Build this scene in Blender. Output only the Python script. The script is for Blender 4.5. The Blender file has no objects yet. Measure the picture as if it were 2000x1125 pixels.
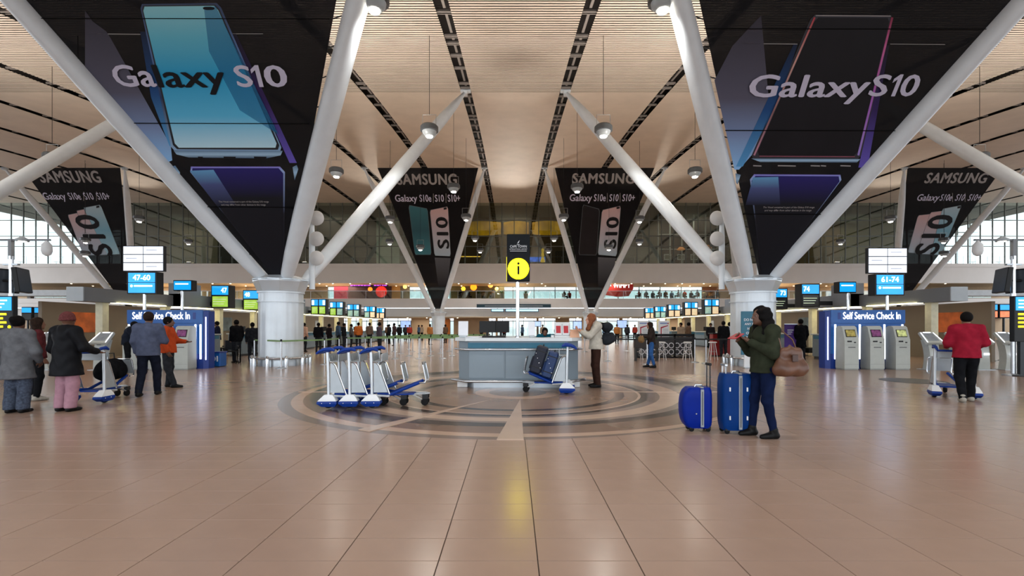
import bpy, bmesh, math, random
import numpy as np
from mathutils import Vector, Matrix
random.seed(7)
sc = bpy.context.scene
COL = sc.collection
PI = math.pi

# ------------------------------------------------------------------ camera
F, EYE, HX, HY = 900.0, 1.41, 1002.0, 640.0      # focal length in px, eye height, vanishing point
cam = bpy.data.objects.new('camera', bpy.data.cameras.new('camera'))
COL.objects.link(cam)
cam.location = (0, 0, EYE)
cam.rotation_euler = (PI / 2, 0, 0)
cam.data.sensor_width = 36
cam.data.lens = F / 2000 * 36
cam.data.shift_x = -(HX - 1000) / 2000
cam.data.shift_y = (HY - 562.5) / 2000
cam.data.clip_end = 500
sc.camera = cam

# ------------------------------------------------------------------ world: bright overcast daylight outside
w = bpy.data.worlds.new('world'); sc.world = w; w.use_nodes = True
nt = w.node_tree; nt.nodes.clear()
wo = nt.nodes.new('ShaderNodeOutputWorld'); bg = nt.nodes.new('ShaderNodeBackground')
tc = nt.nodes.new('ShaderNodeTexCoord'); sx = nt.nodes.new('ShaderNodeSeparateXYZ')
cr = nt.nodes.new('ShaderNodeValToRGB')
cr.color_ramp.elements[0].position = 0.47; cr.color_ramp.elements[0].color = (.30, .31, .32, 1)
cr.color_ramp.elements[1].position = 0.53; cr.color_ramp.elements[1].color = (.86, .93, 1.0, 1)
mr = nt.nodes.new('ShaderNodeMapRange'); mr.inputs[1].default_value = -1; mr.inputs[2].default_value = 1
nt.links.new(tc.outputs['Generated'], sx.inputs[0]); nt.links.new(sx.outputs[2], mr.inputs[0])
nt.links.new(mr.outputs[0], cr.inputs[0]); nt.links.new(cr.outputs[0], bg.inputs[0])
bg.inputs[1].default_value = 3.4
nt.links.new(bg.outputs[0], wo.inputs[0])

sc.view_settings.view_transform = 'Standard'
sc.view_settings.look = 'None'
sc.view_settings.exposure = 0.0
sc.view_settings.gamma = 1.0
sc.view_settings.use_curve_mapping = False
sc.cycles.max_bounces = 6
sc.cycles.diffuse_bounces = 3
sc.cycles.glossy_bounces = 3
sc.cycles.transparent_max_bounces = 16
sc.cycles.sample_clamp_indirect = 6
UPLIGHT, PENDANT, STRIP = 4500.0, 330.0, 8.0

# ------------------------------------------------------------------ helpers
def at(px, py, Y):
    """photo pixel -> world point at depth Y"""
    return Vector(((px - HX) / F * Y, Y, EYE - (py - HY) / F * Y))
def ground(px, py):
    return at(px, py, F * EYE / (py - HY))

def lin(c):
    if isinstance(c, str):
        c = [int(c[i:i + 2], 16) / 255 for i in (0, 2, 4)]
    return tuple(((x / 12.92) if x <= .04045 else ((x + .055) / 1.055) ** 2.4) for x in c)

MATS = {}
def mat(name, col, rough=.5, metal=0., emit=0., var=.08, scale=6., bump=0., alpha=1., coat=0., spec=None, ecol=None):
    """procedural material: base colour broken up by noise"""
    if name in MATS: return MATS[name]
    m = bpy.data.materials.new(name); m.use_nodes = True; MATS[name] = m
    n = m.node_tree; b = n.nodes['Principled BSDF']; c = lin(col)
    t = n.nodes.new('ShaderNodeTexCoord'); no = n.nodes.new('ShaderNodeTexNoise')
    no.inputs['Scale'].default_value = scale; no.inputs['Detail'].default_value = 3
    r = n.nodes.new('ShaderNodeValToRGB')
    r.color_ramp.elements[0].position = .3; r.color_ramp.elements[1].position = .7
    r.color_ramp.elements[0].color = tuple(max(0, x * (1 - var)) for x in c) + (1,)
    r.color_ramp.elements[1].color = tuple(min(1, x * (1 + var)) for x in c) + (1,)
    n.links.new(t.outputs['Object'], no.inputs['Vector']); n.links.new(no.outputs['Fac'], r.inputs[0])
    n.links.new(r.outputs[0], b.inputs['Base Color'])
    b.inputs['Roughness'].default_value = rough; b.inputs['Metallic'].default_value = metal
    if spec is not None: b.inputs['Specular IOR Level'].default_value = spec
    if coat: b.inputs['Coat Weight'].default_value = coat; b.inputs['Coat Roughness'].default_value = .08
    if emit:
        if ecol is None: n.links.new(r.outputs[0], b.inputs['Emission Color'])
        else: b.inputs['Emission Color'].default_value = lin(ecol) + (1,)
        b.inputs['Emission Strength'].default_value = emit
    if bump:
        bp = n.nodes.new('ShaderNodeBump'); bp.inputs['Strength'].default_value = bump
        n.links.new(no.outputs['Fac'], bp.inputs['Height']); n.links.new(bp.outputs[0], b.inputs['Normal'])
    if alpha < 1: b.inputs['Alpha'].default_value = alpha
    return m

def glass(name, col, through=.75, rough=.03):
    if name in MATS: return MATS[name]
    m = bpy.data.materials.new(name); m.use_nodes = True; MATS[name] = m
    n = m.node_tree; n.nodes.clear()
    o = n.nodes.new('ShaderNodeOutputMaterial'); mx = n.nodes.new('ShaderNodeMixShader')
    tr = n.nodes.new('ShaderNodeBsdfTransparent'); gl = n.nodes.new('ShaderNodeBsdfGlossy')
    tr.inputs[0].default_value = lin(col) + (1,); gl.inputs['Roughness'].default_value = rough
    gl.inputs[0].default_value = lin(col) + (1,)
    mx.inputs[0].default_value = 1 - through
    n.links.new(tr.outputs[0], mx.inputs[1]); n.links.new(gl.outputs[0], mx.inputs[2]); n.links.new(mx.outputs[0], o.inputs[0])
    return m

class MB:
    """collects shapes and links them as ONE mesh object"""
    def __init__(s): s.v, s.f, s.mi = [], [], []
    def add(s, vs, fs, mi=0):
        o = len(s.v); s.v += [tuple(x) for x in vs]; s.f += [tuple(i + o for i in f) for f in fs]; s.mi += [mi] * len(fs); return s
    def box(s, x0, x1, y0, y1, z0, z1, M=None, mi=0):
        vs = [Vector((x, y, z)) for z in (z0, z1) for x, y in ((x0, y0), (x1, y0), (x1, y1), (x0, y1))]
        if M is not None: vs = [M @ v for v in vs]
        return s.add(vs, [(3, 2, 1, 0), (4, 5, 6, 7), (0, 1, 5, 4), (1, 2, 6, 5), (2, 3, 7, 6), (3, 0, 4, 7)], mi)
    def rbox(s, x0, x1, y0, y1, z0, z1, b=.01, M=None, mi=0):
        """box with chamfered vertical and top/bottom edges"""
        def ring(d, z): return [(x0 + d + b, y0 + d, z), (x1 - d - b, y0 + d, z), (x1 - d, y0 + d + b, z), (x1 - d, y1 - d - b, z),
                                (x1 - d - b, y1 - d, z), (x0 + d + b, y1 - d, z), (x0 + d, y1 - d - b, z), (x0 + d, y0 + d + b, z)]
        vs = ring(b, z0) + ring(0, z0 + b) + ring(0, z1 - b) + ring(b, z1)
        vs = [Vector(v) for v in vs]
        if M is not None: vs = [M @ v for v in vs]
        fs = [tuple(range(7, -1, -1)), tuple(range(24, 32))]
        for k in range(3):
            for i in range(8): fs.append((k * 8 + i, k * 8 + (i + 1) % 8, k * 8 + 8 + (i + 1) % 8, k * 8 + 8 + i))
        return s.add(vs, fs, mi)
    def loft(s, rings, cap=True, mi=0, closed=True):
        n = len(rings[0]); vs = [p for r in rings for p in r]; fs = []
        for k in range(len(rings) - 1):
            for i in range(n if closed else n - 1):
                j = (i + 1) % n; fs.append((k * n + i, k * n + j, (k + 1) * n + j, (k + 1) * n + i))
        if cap and closed:
            fs.append(tuple(range(n - 1, -1, -1))); fs.append(tuple((len(rings) - 1) * n + i for i in range(n)))
        return s.add(vs, fs, mi)
    def tube(s, pts, r, n=8, mi=0, cap=True):
        pts = [Vector(p) for p in pts]; rs = r if isinstance(r, (list, tuple)) else [r] * len(pts)
        rings = []; up = None
        for i, p in enumerate(pts):
            d = (pts[min(i + 1, len(pts) - 1)] - pts[max(i - 1, 0)]).normalized()
            if up is None:
                up = Vector((0, 0, 1)) if abs(d.z) < .9 else Vector((1, 0, 0))
            a = d.cross(up).normalized(); b = a.cross(d).normalized(); up = b
            rings.append([p + (a * math.cos(2 * PI * k / n) + b * math.sin(2 * PI * k / n)) * rs[i] for k in range(n)])
        return s.loft(rings, cap, mi)
    def lathe(s, prof, c=(0, 0, 0), n=24, mi=0, cap=True):
        return s.loft([[(c[0] + r * math.cos(2 * PI * k / n), c[1] + r * math.sin(2 * PI * k / n), c[2] + z) for k in range(n)] for r, z in prof], cap, mi)
    def prism(s, poly, d, mi=0):
        """polygon (list of 3d points) extruded by vector d"""
        d = Vector(d); a = [Vector(p) for p in poly]; b = [p + d for p in a]; n = len(a)
        return s.add(a + b, [tuple(range(n - 1, -1, -1)), tuple(range(n, 2 * n))] + [(i, (i + 1) % n, n + (i + 1) % n, n + i) for i in range(n)], mi)
    def ball(s, c, r, n=12, m=8, mi=0):
        if not isinstance(r, (tuple, list)): r = (r, r, r)
        rings = []
        for j in range(m + 1):
            t = -PI / 2 + PI * min(max(j / m, .02), .98)
            rings.append([(c[0] + r[0] * math.cos(t) * math.cos(2 * PI * k / n), c[1] + r[1] * math.cos(t) * math.sin(2 * PI * k / n), c[2] + r[2] * math.sin(t)) for k in range(n)])
        return s.loft(rings, True, mi)
    def mesh(s, name, mats, smooth=False):
        me = bpy.data.meshes.new(name); me.from_pydata(s.v, [], s.f)
        for m in (mats if isinstance(mats, (list, tuple)) else [mats]): me.materials.append(m)
        if any(s.mi): me.polygons.foreach_set('material_index', s.mi)
        bm = bmesh.new(); bm.from_mesh(me); bmesh.ops.recalc_face_normals(bm, faces=bm.faces); bm.to_mesh(me); bm.free()
        if smooth:
            me.polygons.foreach_set('use_smooth', [True] * len(me.polygons))
            me.set_sharp_from_angle(angle=math.radians(38))
        me.update(); return me
    def build(s, name, mats, parent=None, smooth=False, loc=None, rz=0):
        o = bpy.data.objects.new(name, s.mesh(name, mats, smooth)); COL.objects.link(o)
        if parent is not None: o.parent = parent
        if loc is not None: o.location = loc
        if rz: o.rotation_euler = (0, 0, rz)
        return o

def inst(name, me, parent=None, loc=(0, 0, 0), rz=0):
    o = bpy.data.objects.new(name, me); COL.objects.link(o); o.parent = parent; o.location = loc; o.rotation_euler = (0, 0, rz); return o
def tag(o, label, cat, group=None):
    o['label'] = label; o['category'] = cat
    if group: o['group'] = group
    return o
def struct(o, label=None):
    o['kind'] = 'structure'
    if label: o['label'] = label
    return o
def thing(name, label, cat, loc=(0, 0, 0), rz=0, group=None):
    o = bpy.data.objects.new(name, None); COL.objects.link(o); o.empty_display_size = .2
    o.location = loc; o.rotation_euler = (0, 0, rz); return tag(o, label, cat, group)
def copy_tree(o, loc=None, rz=None, label=None, group=None, parent=None):
    c = o.copy(); COL.objects.link(c); c.parent = parent
    if loc is not None: c.location = loc
    if rz is not None: c.rotation_euler = (0, 0, rz)
    if label: c['label'] = label
    if group: c['group'] = group
    for ch in o.children: copy_tree(ch, parent=c)
    return c

def text_mesh(s, size=1., bold=0., align='CENTER', spacing=1., shear=0.):
    cu = bpy.data.curves.new('text', 'FONT'); cu.body = s; cu.size = size; cu.align_x = align; cu.offset = bold * size
    cu.space_character = spacing; cu.shear = shear; cu.resolution_u = 3
    o = bpy.data.objects.new('text', cu); COL.objects.link(o)
    dg = bpy.context.evaluated_depsgraph_get(); me = bpy.data.meshes.new_from_object(o.evaluated_get(dg))
    bpy.data.objects.remove(o); bpy.data.curves.remove(cu)
    return me
def text(name, s, m, size, loc, parent=None, M=None, bold=.012, align='CENTER', fit=None, spacing=1., shear=0.):
    """flat lettering as a mesh; default faces -Y. fit=(width,height) scales it to that size"""
    me = text_mesh(s, 1., 0, align, spacing, shear); me.name = name
    if bold:                                      # heavier strokes: the outline repeated a hair to each side
        bm = bmesh.new()
        for k, (dx, dy) in enumerate(((-bold, 0), (bold, 0), (0, bold * .7), (0, -bold * .7), (-bold * .5, 0), (bold * .5, 0))):
            n0 = len(bm.verts); bm.from_mesh(me); bm.verts.ensure_lookup_table()
            for v in bm.verts[n0:]: v.co += Vector((dx, dy, .0004 * k))
        bm.to_mesh(me); bm.free()
    me.materials.clear(); me.materials.append(m)
    vs = np.empty(len(me.vertices) * 3); me.vertices.foreach_get('co', vs); vs = vs.reshape(-1, 3)
    sxy = (size, size)
    if fit:
        wd = vs[:, 0].max() - vs[:, 0].min(); ht = vs[:, 1].max() - vs[:, 1].min()
        sxy = (fit[0] / wd, (fit[1] / ht) if fit[1] else fit[0] / wd)
        vs[:, 0] -= (vs[:, 0].max() + vs[:, 0].min()) / 2; vs[:, 1] -= vs[:, 1].min()
    vs[:, 0] *= sxy[0]; vs[:, 1] *= sxy[1]
    me.vertices.foreach_set('co', vs.ravel()); me.update()
    o = bpy.data.objects.new(name, me); COL.objects.link(o); o.parent = parent
    R = M if M is not None else Matrix.Rotation(PI / 2, 4, 'X')
    o.matrix_local = Matrix.Translation(Vector(loc)) @ R
    return o

# palette
WHITE = mat('white_paint', 'd9dadb', .35, var=.03)
ARM = mat('white_steel_tube', 'dfe7ee', .28, var=.04, scale=2)
COLM = mat('brushed_column_cladding', 'c9d0d6', .30, .25, var=.06, scale=1.5)
FASC = mat('white_fascia_board', 'ebe8e5', .6, var=.03, scale=.5)
CHROME = mat('polished_steel', 'c9ccd0', .18, .9, var=.05)
STEEL = mat('brushed_steel', 'aeb4b9', .34, .8, var=.08, scale=3)
DARKM = mat('dark_metal', '24272b', .4, .4)
BLACK = mat('black_plastic', '111214', .45, spec=.3)
RUBBER = mat('black_rubber', '0e0e0f', .75, spec=.2)
GREYP = mat('grey_bulkhead_panel', '7b7f84', .5, var=.04, scale=1.)
LGREY = mat('light_grey_panel', 'a9b1b7', .5, var=.03)
TEAL = mat('teal_panel', '0f5f78', .4)
KBLUE = mat('booth_blue_panel', '0a55a0', .38, var=.05)
KBLUE2 = mat('booth_dark_blue_panel', '0a2f80', .4)
TROLB = mat('blue_trolley_plastic', '0c3280', .42, var=.06, spec=.2)
SCRB = mat('blue_lit_screen', '109bea', .3, emit=1.0, var=.1, scale=1.5)
SCRW = mat('white_lit_screen', 'dfe6f2', .3, emit=.85, var=.05, scale=2)
SCRG = mat('green_lit_screen', '9fc94a', .3, emit=.8, var=.2, scale=3)
LTXT = mat('white_lit_lettering', 'ffffff', .4, emit=1.3, var=0)
WTXT = mat('white_print', 'dcdde2', .6, var=.02)
YTXT = mat('yellow_lit_lettering', 'ffe600', .4, emit=1.6, var=.02)
LEDW = mat('white_led_strip', 'e8eeff', .4, emit=3.0, var=0)
LEDY = mat('warm_light_strip', 'fff0b0', .4, emit=STRIP, var=0)
LAMPM = mat('lamp_lens', 'fff4e0', .4, emit=60., var=0)
SPOTM = mat('downlight_lens', 'ffe9c4', .4, emit=14., var=0)
BEIGE = mat('warm_beige_wall', 'b39a7c', .7, var=.06, scale=1)
WOODO = mat('orange_wood_panel', 'b5651d', .45, var=.15, scale=2)
PLANT = mat('plant_leaf_green', '3f5a2a', .6, var=.25)
GLASS = glass('clear_glazing', 'dfe8e6', .82)
RAILG = glass('railing_glass', 'dfe8e6', .86)
# ================================================================== floor
JX, TW, JY, TD = .15, .6, 2.786, .2985
def tile_mat():
    """warm brown polished ceramic; joints beyond the built tiles come from a grid in the material"""
    m = bpy.data.materials.new('polished_brown_floor_tile'); m.use_nodes = True
    n = m.node_tree; b = n.nodes['Principled BSDF']
    t = n.nodes.new('ShaderNodeNewGeometry')
    mp = n.nodes.new('ShaderNodeMapping'); mp.inputs['Location'].default_value = (-JX + .3 * 0, -JY, 0)
    n.links.new(t.outputs['Position'], mp.inputs['Vector'])
    br = n.nodes.new('ShaderNodeTexBrick'); br.offset = 0; br.squash = 1
    br.inputs['Scale'].default_value = 1; br.inputs['Brick Width'].default_value = TW; br.inputs['Row Height'].default_value = TD
    br.inputs['Mortar Size'].default_value = .004; br.inputs['Bias'].default_value = 0
    a, c = lin('a08676'), lin('98806f')
    br.inputs['Color1'].default_value = a + (1,); br.inputs['Color2'].default_value = c + (1,); br.inputs['Mortar'].default_value = lin('4a3428') + (1,)
    n.links.new(mp.outputs[0], br.inputs['Vector'])
    no = n.nodes.new('ShaderNodeTexNoise'); no.inputs['Scale'].default_value = 1.3; no.inputs['Detail'].default_value = 4
    n.links.new(t.outputs['Position'], no.inputs['Vector'])
    mx = n.nodes.new('ShaderNodeMix'); mx.data_type = 'RGBA'; mx.blend_type = 'MULTIPLY'; mx.inputs[0].default_value = 1
    r = n.nodes.new('ShaderNodeValToRGB'); r.color_ramp.elements[0].color = (.9, .9, .9, 1); r.color_ramp.elements[1].color = (1.06, 1.06, 1.06, 1)
    n.links.new(no.outputs['Fac'], r.inputs[0]); n.links.new(br.outputs['Color'], mx.inputs[6]); n.links.new(r.outputs[0], mx.inputs[7])
    n.links.new(mx.outputs[2], b.inputs['Base Color'])
    b.inputs['Roughness'].default_value = .22; b.inputs['Specular IOR Level'].default_value = .4
    return m
TILE = tile_mat()
def ptile(name, col):
    return mat(name, col, .22, var=.06, scale=2.2, spec=.4)
TILEP = ptile('brown_ceramic_tile', '9e8474')
GROUT = mat('dark_grout', '3b2a20', .8)
TX0, TX1, TY0, TY1 = JX - 15 * TW, JX + 15 * TW, JY - 4 * TD, JY + 12 * TD      # the tiles built one by one
fl = MB()
for x0, x1, y0, y1 in ((-75, 75, TY1, 80), (-75, 75, -7, TY0), (-75, TX0, TY0, TY1), (TX1, 75, TY0, TY1)):
    fl.box(x0, x1, y0, y1, -.3, 0)
fl.box(TX0, TX1, TY0, TY1, -.3, -.005, mi=1)
floor = struct(fl.build('floor', [TILE, GROUT]))
one = MB(); g_ = .0028
one.add([(g_, g_, -.005), (TW - g_, g_, -.005), (TW - g_, TD - g_, -.005), (g_, TD - g_, -.005),
         (g_ + .001, g_ + .001, 0), (TW - g_ - .001, g_ + .001, 0), (TW - g_ - .001, TD - g_ - .001, 0), (g_ + .001, TD - g_ - .001, 0)],
        [(4, 5, 6, 7), (0, 1, 5, 4), (1, 2, 6, 5), (2, 3, 7, 6), (3, 0, 4, 7)])
tile_mesh = one.mesh('floor_tile', TILEP)
rest = MB(); cnt = 0
for r in range(16):
    y = TY0 + r * TD
    for c in range(30):
        x = TX0 + c * TW
        seen = y + TD > 2.58 and min(abs(x), abs(x + TW)) < (y + TD) * 1.12 and cnt < 300
        if seen: inst('floor_tile', tile_mesh, floor, (x, y, 0)); cnt += 1
        else: rest.add([(v[0] + x, v[1] + y, v[2]) for v in one.v], one.f)
o = rest.build('floor_tiles_around', TILEP, floor); o['kind'] = 'stuff'

# round inlay around the information counter: nested off-centre circles, each one slab thicker by a hair
INL = {k: ptile('inlay_' + k, v) for k, v in dict(grey='77665c', tan='b0937f', brown='7a6253', dark='453a34', sand='b59c8a', taupe='84736a', mid='8b7363').items()}
rings = [('grey', -.04, 10.58, 4.78), ('tan', .11, 10.68, 4.74), ('brown', .17, 10.72, 4.60), ('dark', -.05, 10.94, 4.38), ('taupe', .06, 10.66, 3.86),
         ('sand', .05, 10.44, 3.53), ('taupe', .02, 10.28, 3.10), ('dark', -.05, 10.22, 2.93), ('sand', 0, 10.15, 2.71), ('mid', .0, 10.13, 2.65),
         ('dark', .07, 10.04, 2.29), ('mid', .07, 9.98, 2.08), ('tan', .1, 9.98, .92), ('taupe', .1, 9.98, .62)]
for k, (c, cx, cy, r) in enumerate(rings):
    z = .0008 * (k + 1)
    b = MB(); b.lathe([(r, -.0005), (r, z - .0003), (r - .0005, z)], (cx, cy, 0), 128)
    o = b.build('inlay_ring', INL[c], floor)
zt = .0008 * 15
def slab(pts, m, name='inlay_wedge'):
    return MB().prism([(x, y, -.0004) for x, y in pts], (0, 0, zt + .0009)).build(name, m, floor)
slab([(-.205, 5.78), (.134, 5.78), (.145, 9.06)], INL['sand'])
P = [ground(960, 781), ground(700, 840), ground(722, 843.5)]
slab([(p.x, p.y) for p in P], INL['sand'])
slab([(2.0, 10.05), (4.72, 10.05), (4.72, 10.10), (2.0, 10.10)], INL['sand'], 'inlay_strip')
slab([(-4.68, 10.05), (-1.9, 10.05), (-1.9, 10.10), (-4.68, 10.10)], INL['sand'], 'inlay_strip')
# round maintenance cover in the floor by the kiosks
p = ground(1783, 744)
tag(MB().lathe([(.72, -.0005), (.72, .003), (.69, .004)], (p.x, p.y, 0), 40).lathe([(.62, .003), (.62, .0055), (.6, .006)], (p.x, p.y, 0), 40).build('floor_access_cover', mat('dark_steel_cover', '4b4642', .4, .5)),
    'round dark access cover set flush in the floor before the kiosks', 'floor cover')

# ================================================================== ceiling
HYS = [(-16, 5.2), (0, 9.5), (9.8, 12.2), (17.7, 14.05), (27.4, 15.5), (35, 16.4), (42, 17.0), (50, 17.4), (62, 17.75), (80, 17.9)]
def hceil(Y):
    return float(np.interp(Y, HYF[0], HYF[1]))
_yy = np.linspace(-16, 80, 400); _h = np.interp(_yy, [a for a, b in HYS], [b for a, b in HYS])
_k = np.ones(25) / 25; _hp = np.r_[_h[0] + np.arange(-12, 0) * (_h[1] - _h[0]), _h, _h[-1] + np.arange(1, 13) * (_h[-1] - _h[-2])]
HYF = (_yy, np.convolve(_hp, _k, 'valid'))
CX = .15
slots = sorted([CX + s * (2.95 + 5.92 * k) for k in range(12) for s in (-1, 1)])
SW = .30                                                       # half width of a slot
SLAT = mat('pale_timber_ceiling_slat', 'dccdbd', .6, var=.05, scale=.8)
VOID = mat('dark_ceiling_void', '17110e', .8, var=.1)
LADD = mat('grey_slot_frame', '8d8681', .5)
CE = 61.5
roof = MB()
ys = np.arange(-6, 80.1, 2.)
for a, b in zip(ys[:-1], ys[1:]):
    roof.add([(-75, a, hceil(a) + .55), (75, a, hceil(a) + .55), (75, b, hceil(b) + .55), (-75, b, hceil(b) + .55),
              (-75, a, hceil(a) + .8), (75, a, hceil(a) + .8), (75, b, hceil(b) + .8), (-75, b, hceil(b) + .8)], [(3, 2, 1, 0), (4, 5, 6, 7), (0, 1, 5, 4), (2, 3, 7, 6), (0, 4, 7, 3), (1, 2, 6, 5)])
ceiling = struct(roof.build('ceiling', VOID))
sl = MB()
edges = [-75] + slots + [75]
for k in range(len(edges) - 1):
    x0 = edges[k] + (SW if k else 0); x1 = edges[k + 1] - (SW if k < len(edges) - 2 else 0)
    y = -4.
    while y < CE:
        sw = .115 if y < 27.4 else .192
        z0, z1 = hceil(y), hceil(y + sw)
        sl.add([(x0, y, z0), (x1, y, z0), (x1, y + sw, z1), (x0, y + sw, z1), (x0, y, z0 + .018), (x1, y, z0 + .018), (x1, y + sw, z1 + .018), (x0, y + sw, z1 + .018)],
               [(3, 2, 1, 0), (4, 5, 6, 7), (0, 1, 5, 4), (1, 2, 6, 5), (2, 3, 7, 6), (3, 0, 4, 7)])
        y += .2
o = sl.build('ceiling_slats', SLAT, ceiling); o['kind'] = 'stuff'
for x in slots:
    if abs(x) > 48: continue
    b = MB(); y = 6.; k = 0
    while y < CE - 2:
        st = (1.5, 2.1, .7, 1.3)[k % 4]; k += 1
        z = hceil(y) + .12
        b.box(x - SW, x + SW, y, y + .07, z - .05, z + .03)
        b.box(x - SW, x + SW, y + .22, y + .26, z, z + .03)
        ym = y + .4; ye = y + st - .1; ym2 = (ym + ye) / 2
        b.add([(x - .02, ym, hceil(ym) + .16), (x + .09, ym, hceil(ym) + .16), (x + .09, ye, hceil(ye) + .16), (x - .02, ye, hceil(ye) + .16),
               (x - .02, ym, hceil(ym) + .22), (x + .09, ym, hceil(ym) + .22), (x + .09, ye, hceil(ye) + .22), (x - .02, ye, hceil(ye) + .22)],
              [(3, 2, 1, 0), (4, 5, 6, 7), (0, 1, 5, 4), (1, 2, 6, 5), (2, 3, 7, 6), (3, 0, 4, 7)])
        y += st
    b.build('slot_frame', LADD, ceiling)

# ================================================================== tree columns
def column(x, y, label, floods=0, front=True):
    t = thing('tree_column', label, 'column', (x, y, 0), 0, 'white branching roof columns')
    R = .77; n = 96
    rings_ = []
    for z, r in ((0.32, R), (1.2, R), (2.36, R)):
        rings_.append([((r - .018 * (1 if i % 6 == 0 else 0)) * math.cos(2 * PI * i / n), (r - .018 * (1 if i % 6 == 0 else 0)) * math.sin(2 * PI * i / n), z) for i in range(n)])
    MB().loft(rings_).build('shaft', COLM, t, True)
    MB().lathe([(R + .02, 0), (R + .02, .3), (R, .34)], n=48).build('plinth', STEEL, t, True)
    for z in (2.38, 2.72): MB().lathe([(R, z - .03), (R + .045, z - .03), (R + .045, z + .02), (R, z + .02)], n=48).build('collar_ring', COLM, t, True)
    c = MB(); m = 8
    def oct_(r, z): return [(r * math.cos(PI / 8 + 2 * PI * i / m), r * math.sin(PI / 8 + 2 * PI * i / m), z) for i in range(m)]
    c.lathe([(R, 2.37), (R, 2.72)], n=48); c.loft([oct_(R + .02, 2.72), oct_(R + .19, 3.12), oct_(R + .19, 3.2), oct_(R - .1, 3.34)])
    c.build('capital', COLM, t, False)
    MB().lathe([(R + .17, 3.16), (R + .23, 3.16), (R + .23, 3.2), (R + .17, 3.2)], n=8).build('capital_rim', STEEL, t)
    if front:
        MB().tube([((R + .22) * math.cos(a), (R + .22) * math.sin(a), .3) for a in np.linspace(0, 2 * PI, 41)], .03, 8).build('bumper_rail', CHROME, t, True)
        for i in range(10):
            a = 2 * PI * (i + .5) / 10; q = ((R + .22) * math.cos(a), (R + .22) * math.sin(a))
            MB().lathe([(.075, 0), (.075, .27), (.06, .36), (.02, .4)], (q[0], q[1], 0), 12).build('bumper_post', CHROME, t, True)
    near, far = (10.9, 27.4) if y < 30 else (45.5, 60.5)
    ends = {}
    for sxn, key, yy in ((-1, 'nl', near), (1, 'nr', near)) + (((-1, 'fl', far), (1, 'fr', far)) if y < 30 else ()):
        p0 = Vector((sxn * .36 if yy < y else sxn * .62, -.42 if yy < y else .42, 3.1))
        p1 = Vector((sxn * 5.93, yy - y, hceil(yy) - .05)); ends[key] = (p0, p1)
        d = p1 - p0; q = [p0 + d * s for s in (0, .03, .1, .22, .5, .8, .9, .96, .995)]
        MB().tube(q, [.16, .22, .27, .3, .31, .29, .22, .13, .08], 20).build('branch_arm', ARM, t, True)
        br_ = MB(); br_.box(p1.x - .3, p1.x + .3, p1.y - .12, p1.y + .12, p1.z - .02, p1.z + .1)
        br_.box(p1.x - .1, p1.x + .1, p1.y - .2, p1.y + .2, p1.z - .18, p1.z + .02); br_.build('arm_bracket', ARM, t)
    if floods:
        # short mast with three round uplights
        mx = floods * .92
        MB().lathe([(.11, 2.9), (.11, 4.9), (.07, 5.75), (.03, 5.8)], (mx, .55, 0), 16).build('light_mast', ARM, t, True)
        for z in (4.1, 4.85, 5.65):
            MB().lathe([(.1, -.05), (.27, 0), (.29, .06), (.25, .12), (.05, .2)], (0, 0, 0), 20).build('uplight_dish', WHITE, t, True, (mx + floods * .22, .5, z))
            o = t.children[-1]; o.rotation_euler = (PI / 2, 0, 0)
    return t, ends
trees = {}
for kx in (-1, 1):
    side = 'left' if kx < 0 else 'right'
    trees[('f', kx)] = column(CX + kx * 8.9, 17.4, 'thick white round column with branching arms behind the self service kiosks, ' + ('flat teal sign absent' if kx < 0 else 'teal baggage sign at its foot'), -kx)
    trees[('f', 2 * kx)] = column(CX + kx * 26.66, 17.4, 'white branching column beyond the check-in islands, one long arm showing', -kx, False)
    trees[('b', kx)] = column(CX + kx * 8.9, 54.0, 'white branching column by the far gallery, narrow advert banner between its arms', 0, False)
    trees[('b', 2 * kx)] = column(CX + kx * 26.66, 54.0, 'white branching column by the far gallery, mostly hidden behind a big banner', 0, False)
    trees[('b', 3 * kx)] = column(CX + kx * 44.42, 54.0, 'white branching column by the far gallery, standing behind the check-in islands', 0, False)
trees[('f', -1)][0]['label'] = 'thick white round column with branching arms beside the blue kiosk wall, green tape at its foot'
trees[('f', 1)][0]['label'] = 'thick white round column with branching arms, teal baggage sign standing at its foot'

# uplights at the column heads wash the slatted ceiling
def lamp(kind, name, loc, power, col, size=.2, rot=None, spot=None, blend=.6):
    l = bpy.data.lights.new(name, kind); l.energy = power; l.color = col
    if kind == 'AREA': l.size = size
    else: l.shadow_soft_size = size
    if spot: l.spot_size = spot; l.spot_blend = blend
    o = bpy.data.objects.new(name, l); COL.objects.link(o); o.location = loc
    if rot: o.rotation_euler = rot
    o['kind'] = 'helper'
    return o
for key, (t, e) in trees.items():
    if key[0] == 'f': lamp('SPOT', 'column_uplight', (t.location.x - math.copysign(.92, key[1]), t.location.y + .55, 6.05), UPLIGHT, (1, .92, .82), 1.1, (PI, 0, 0), math.radians(160), .9)
for x in (-42, -27, -13.5, 0, 13.5, 27, 42):  # boxes and spots added on the ledge to brighten the far ceiling
    fx_ = thing('added_ledge_uplight', 'small grey uplight box added on the ledge to brighten the far ceiling', 'light', (x, 59.7, 9.78), 0, 'added ledge uplights')
    MB().rbox(-.3, .3, -.1, .1, -.02, .14, .01).build('housing', GREYP, fx_); MB().box(-.26, .26, -.07, .07, .14, .15).build('lens', SPOTM, fx_)
    lamp('SPOT', 'added_ledge_light', (x, 59.4, 10.1), UPLIGHT * 1.0, (1, .92, .82), .4, (PI + 1.1, 0, 0), math.radians(52), .95)

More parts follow.
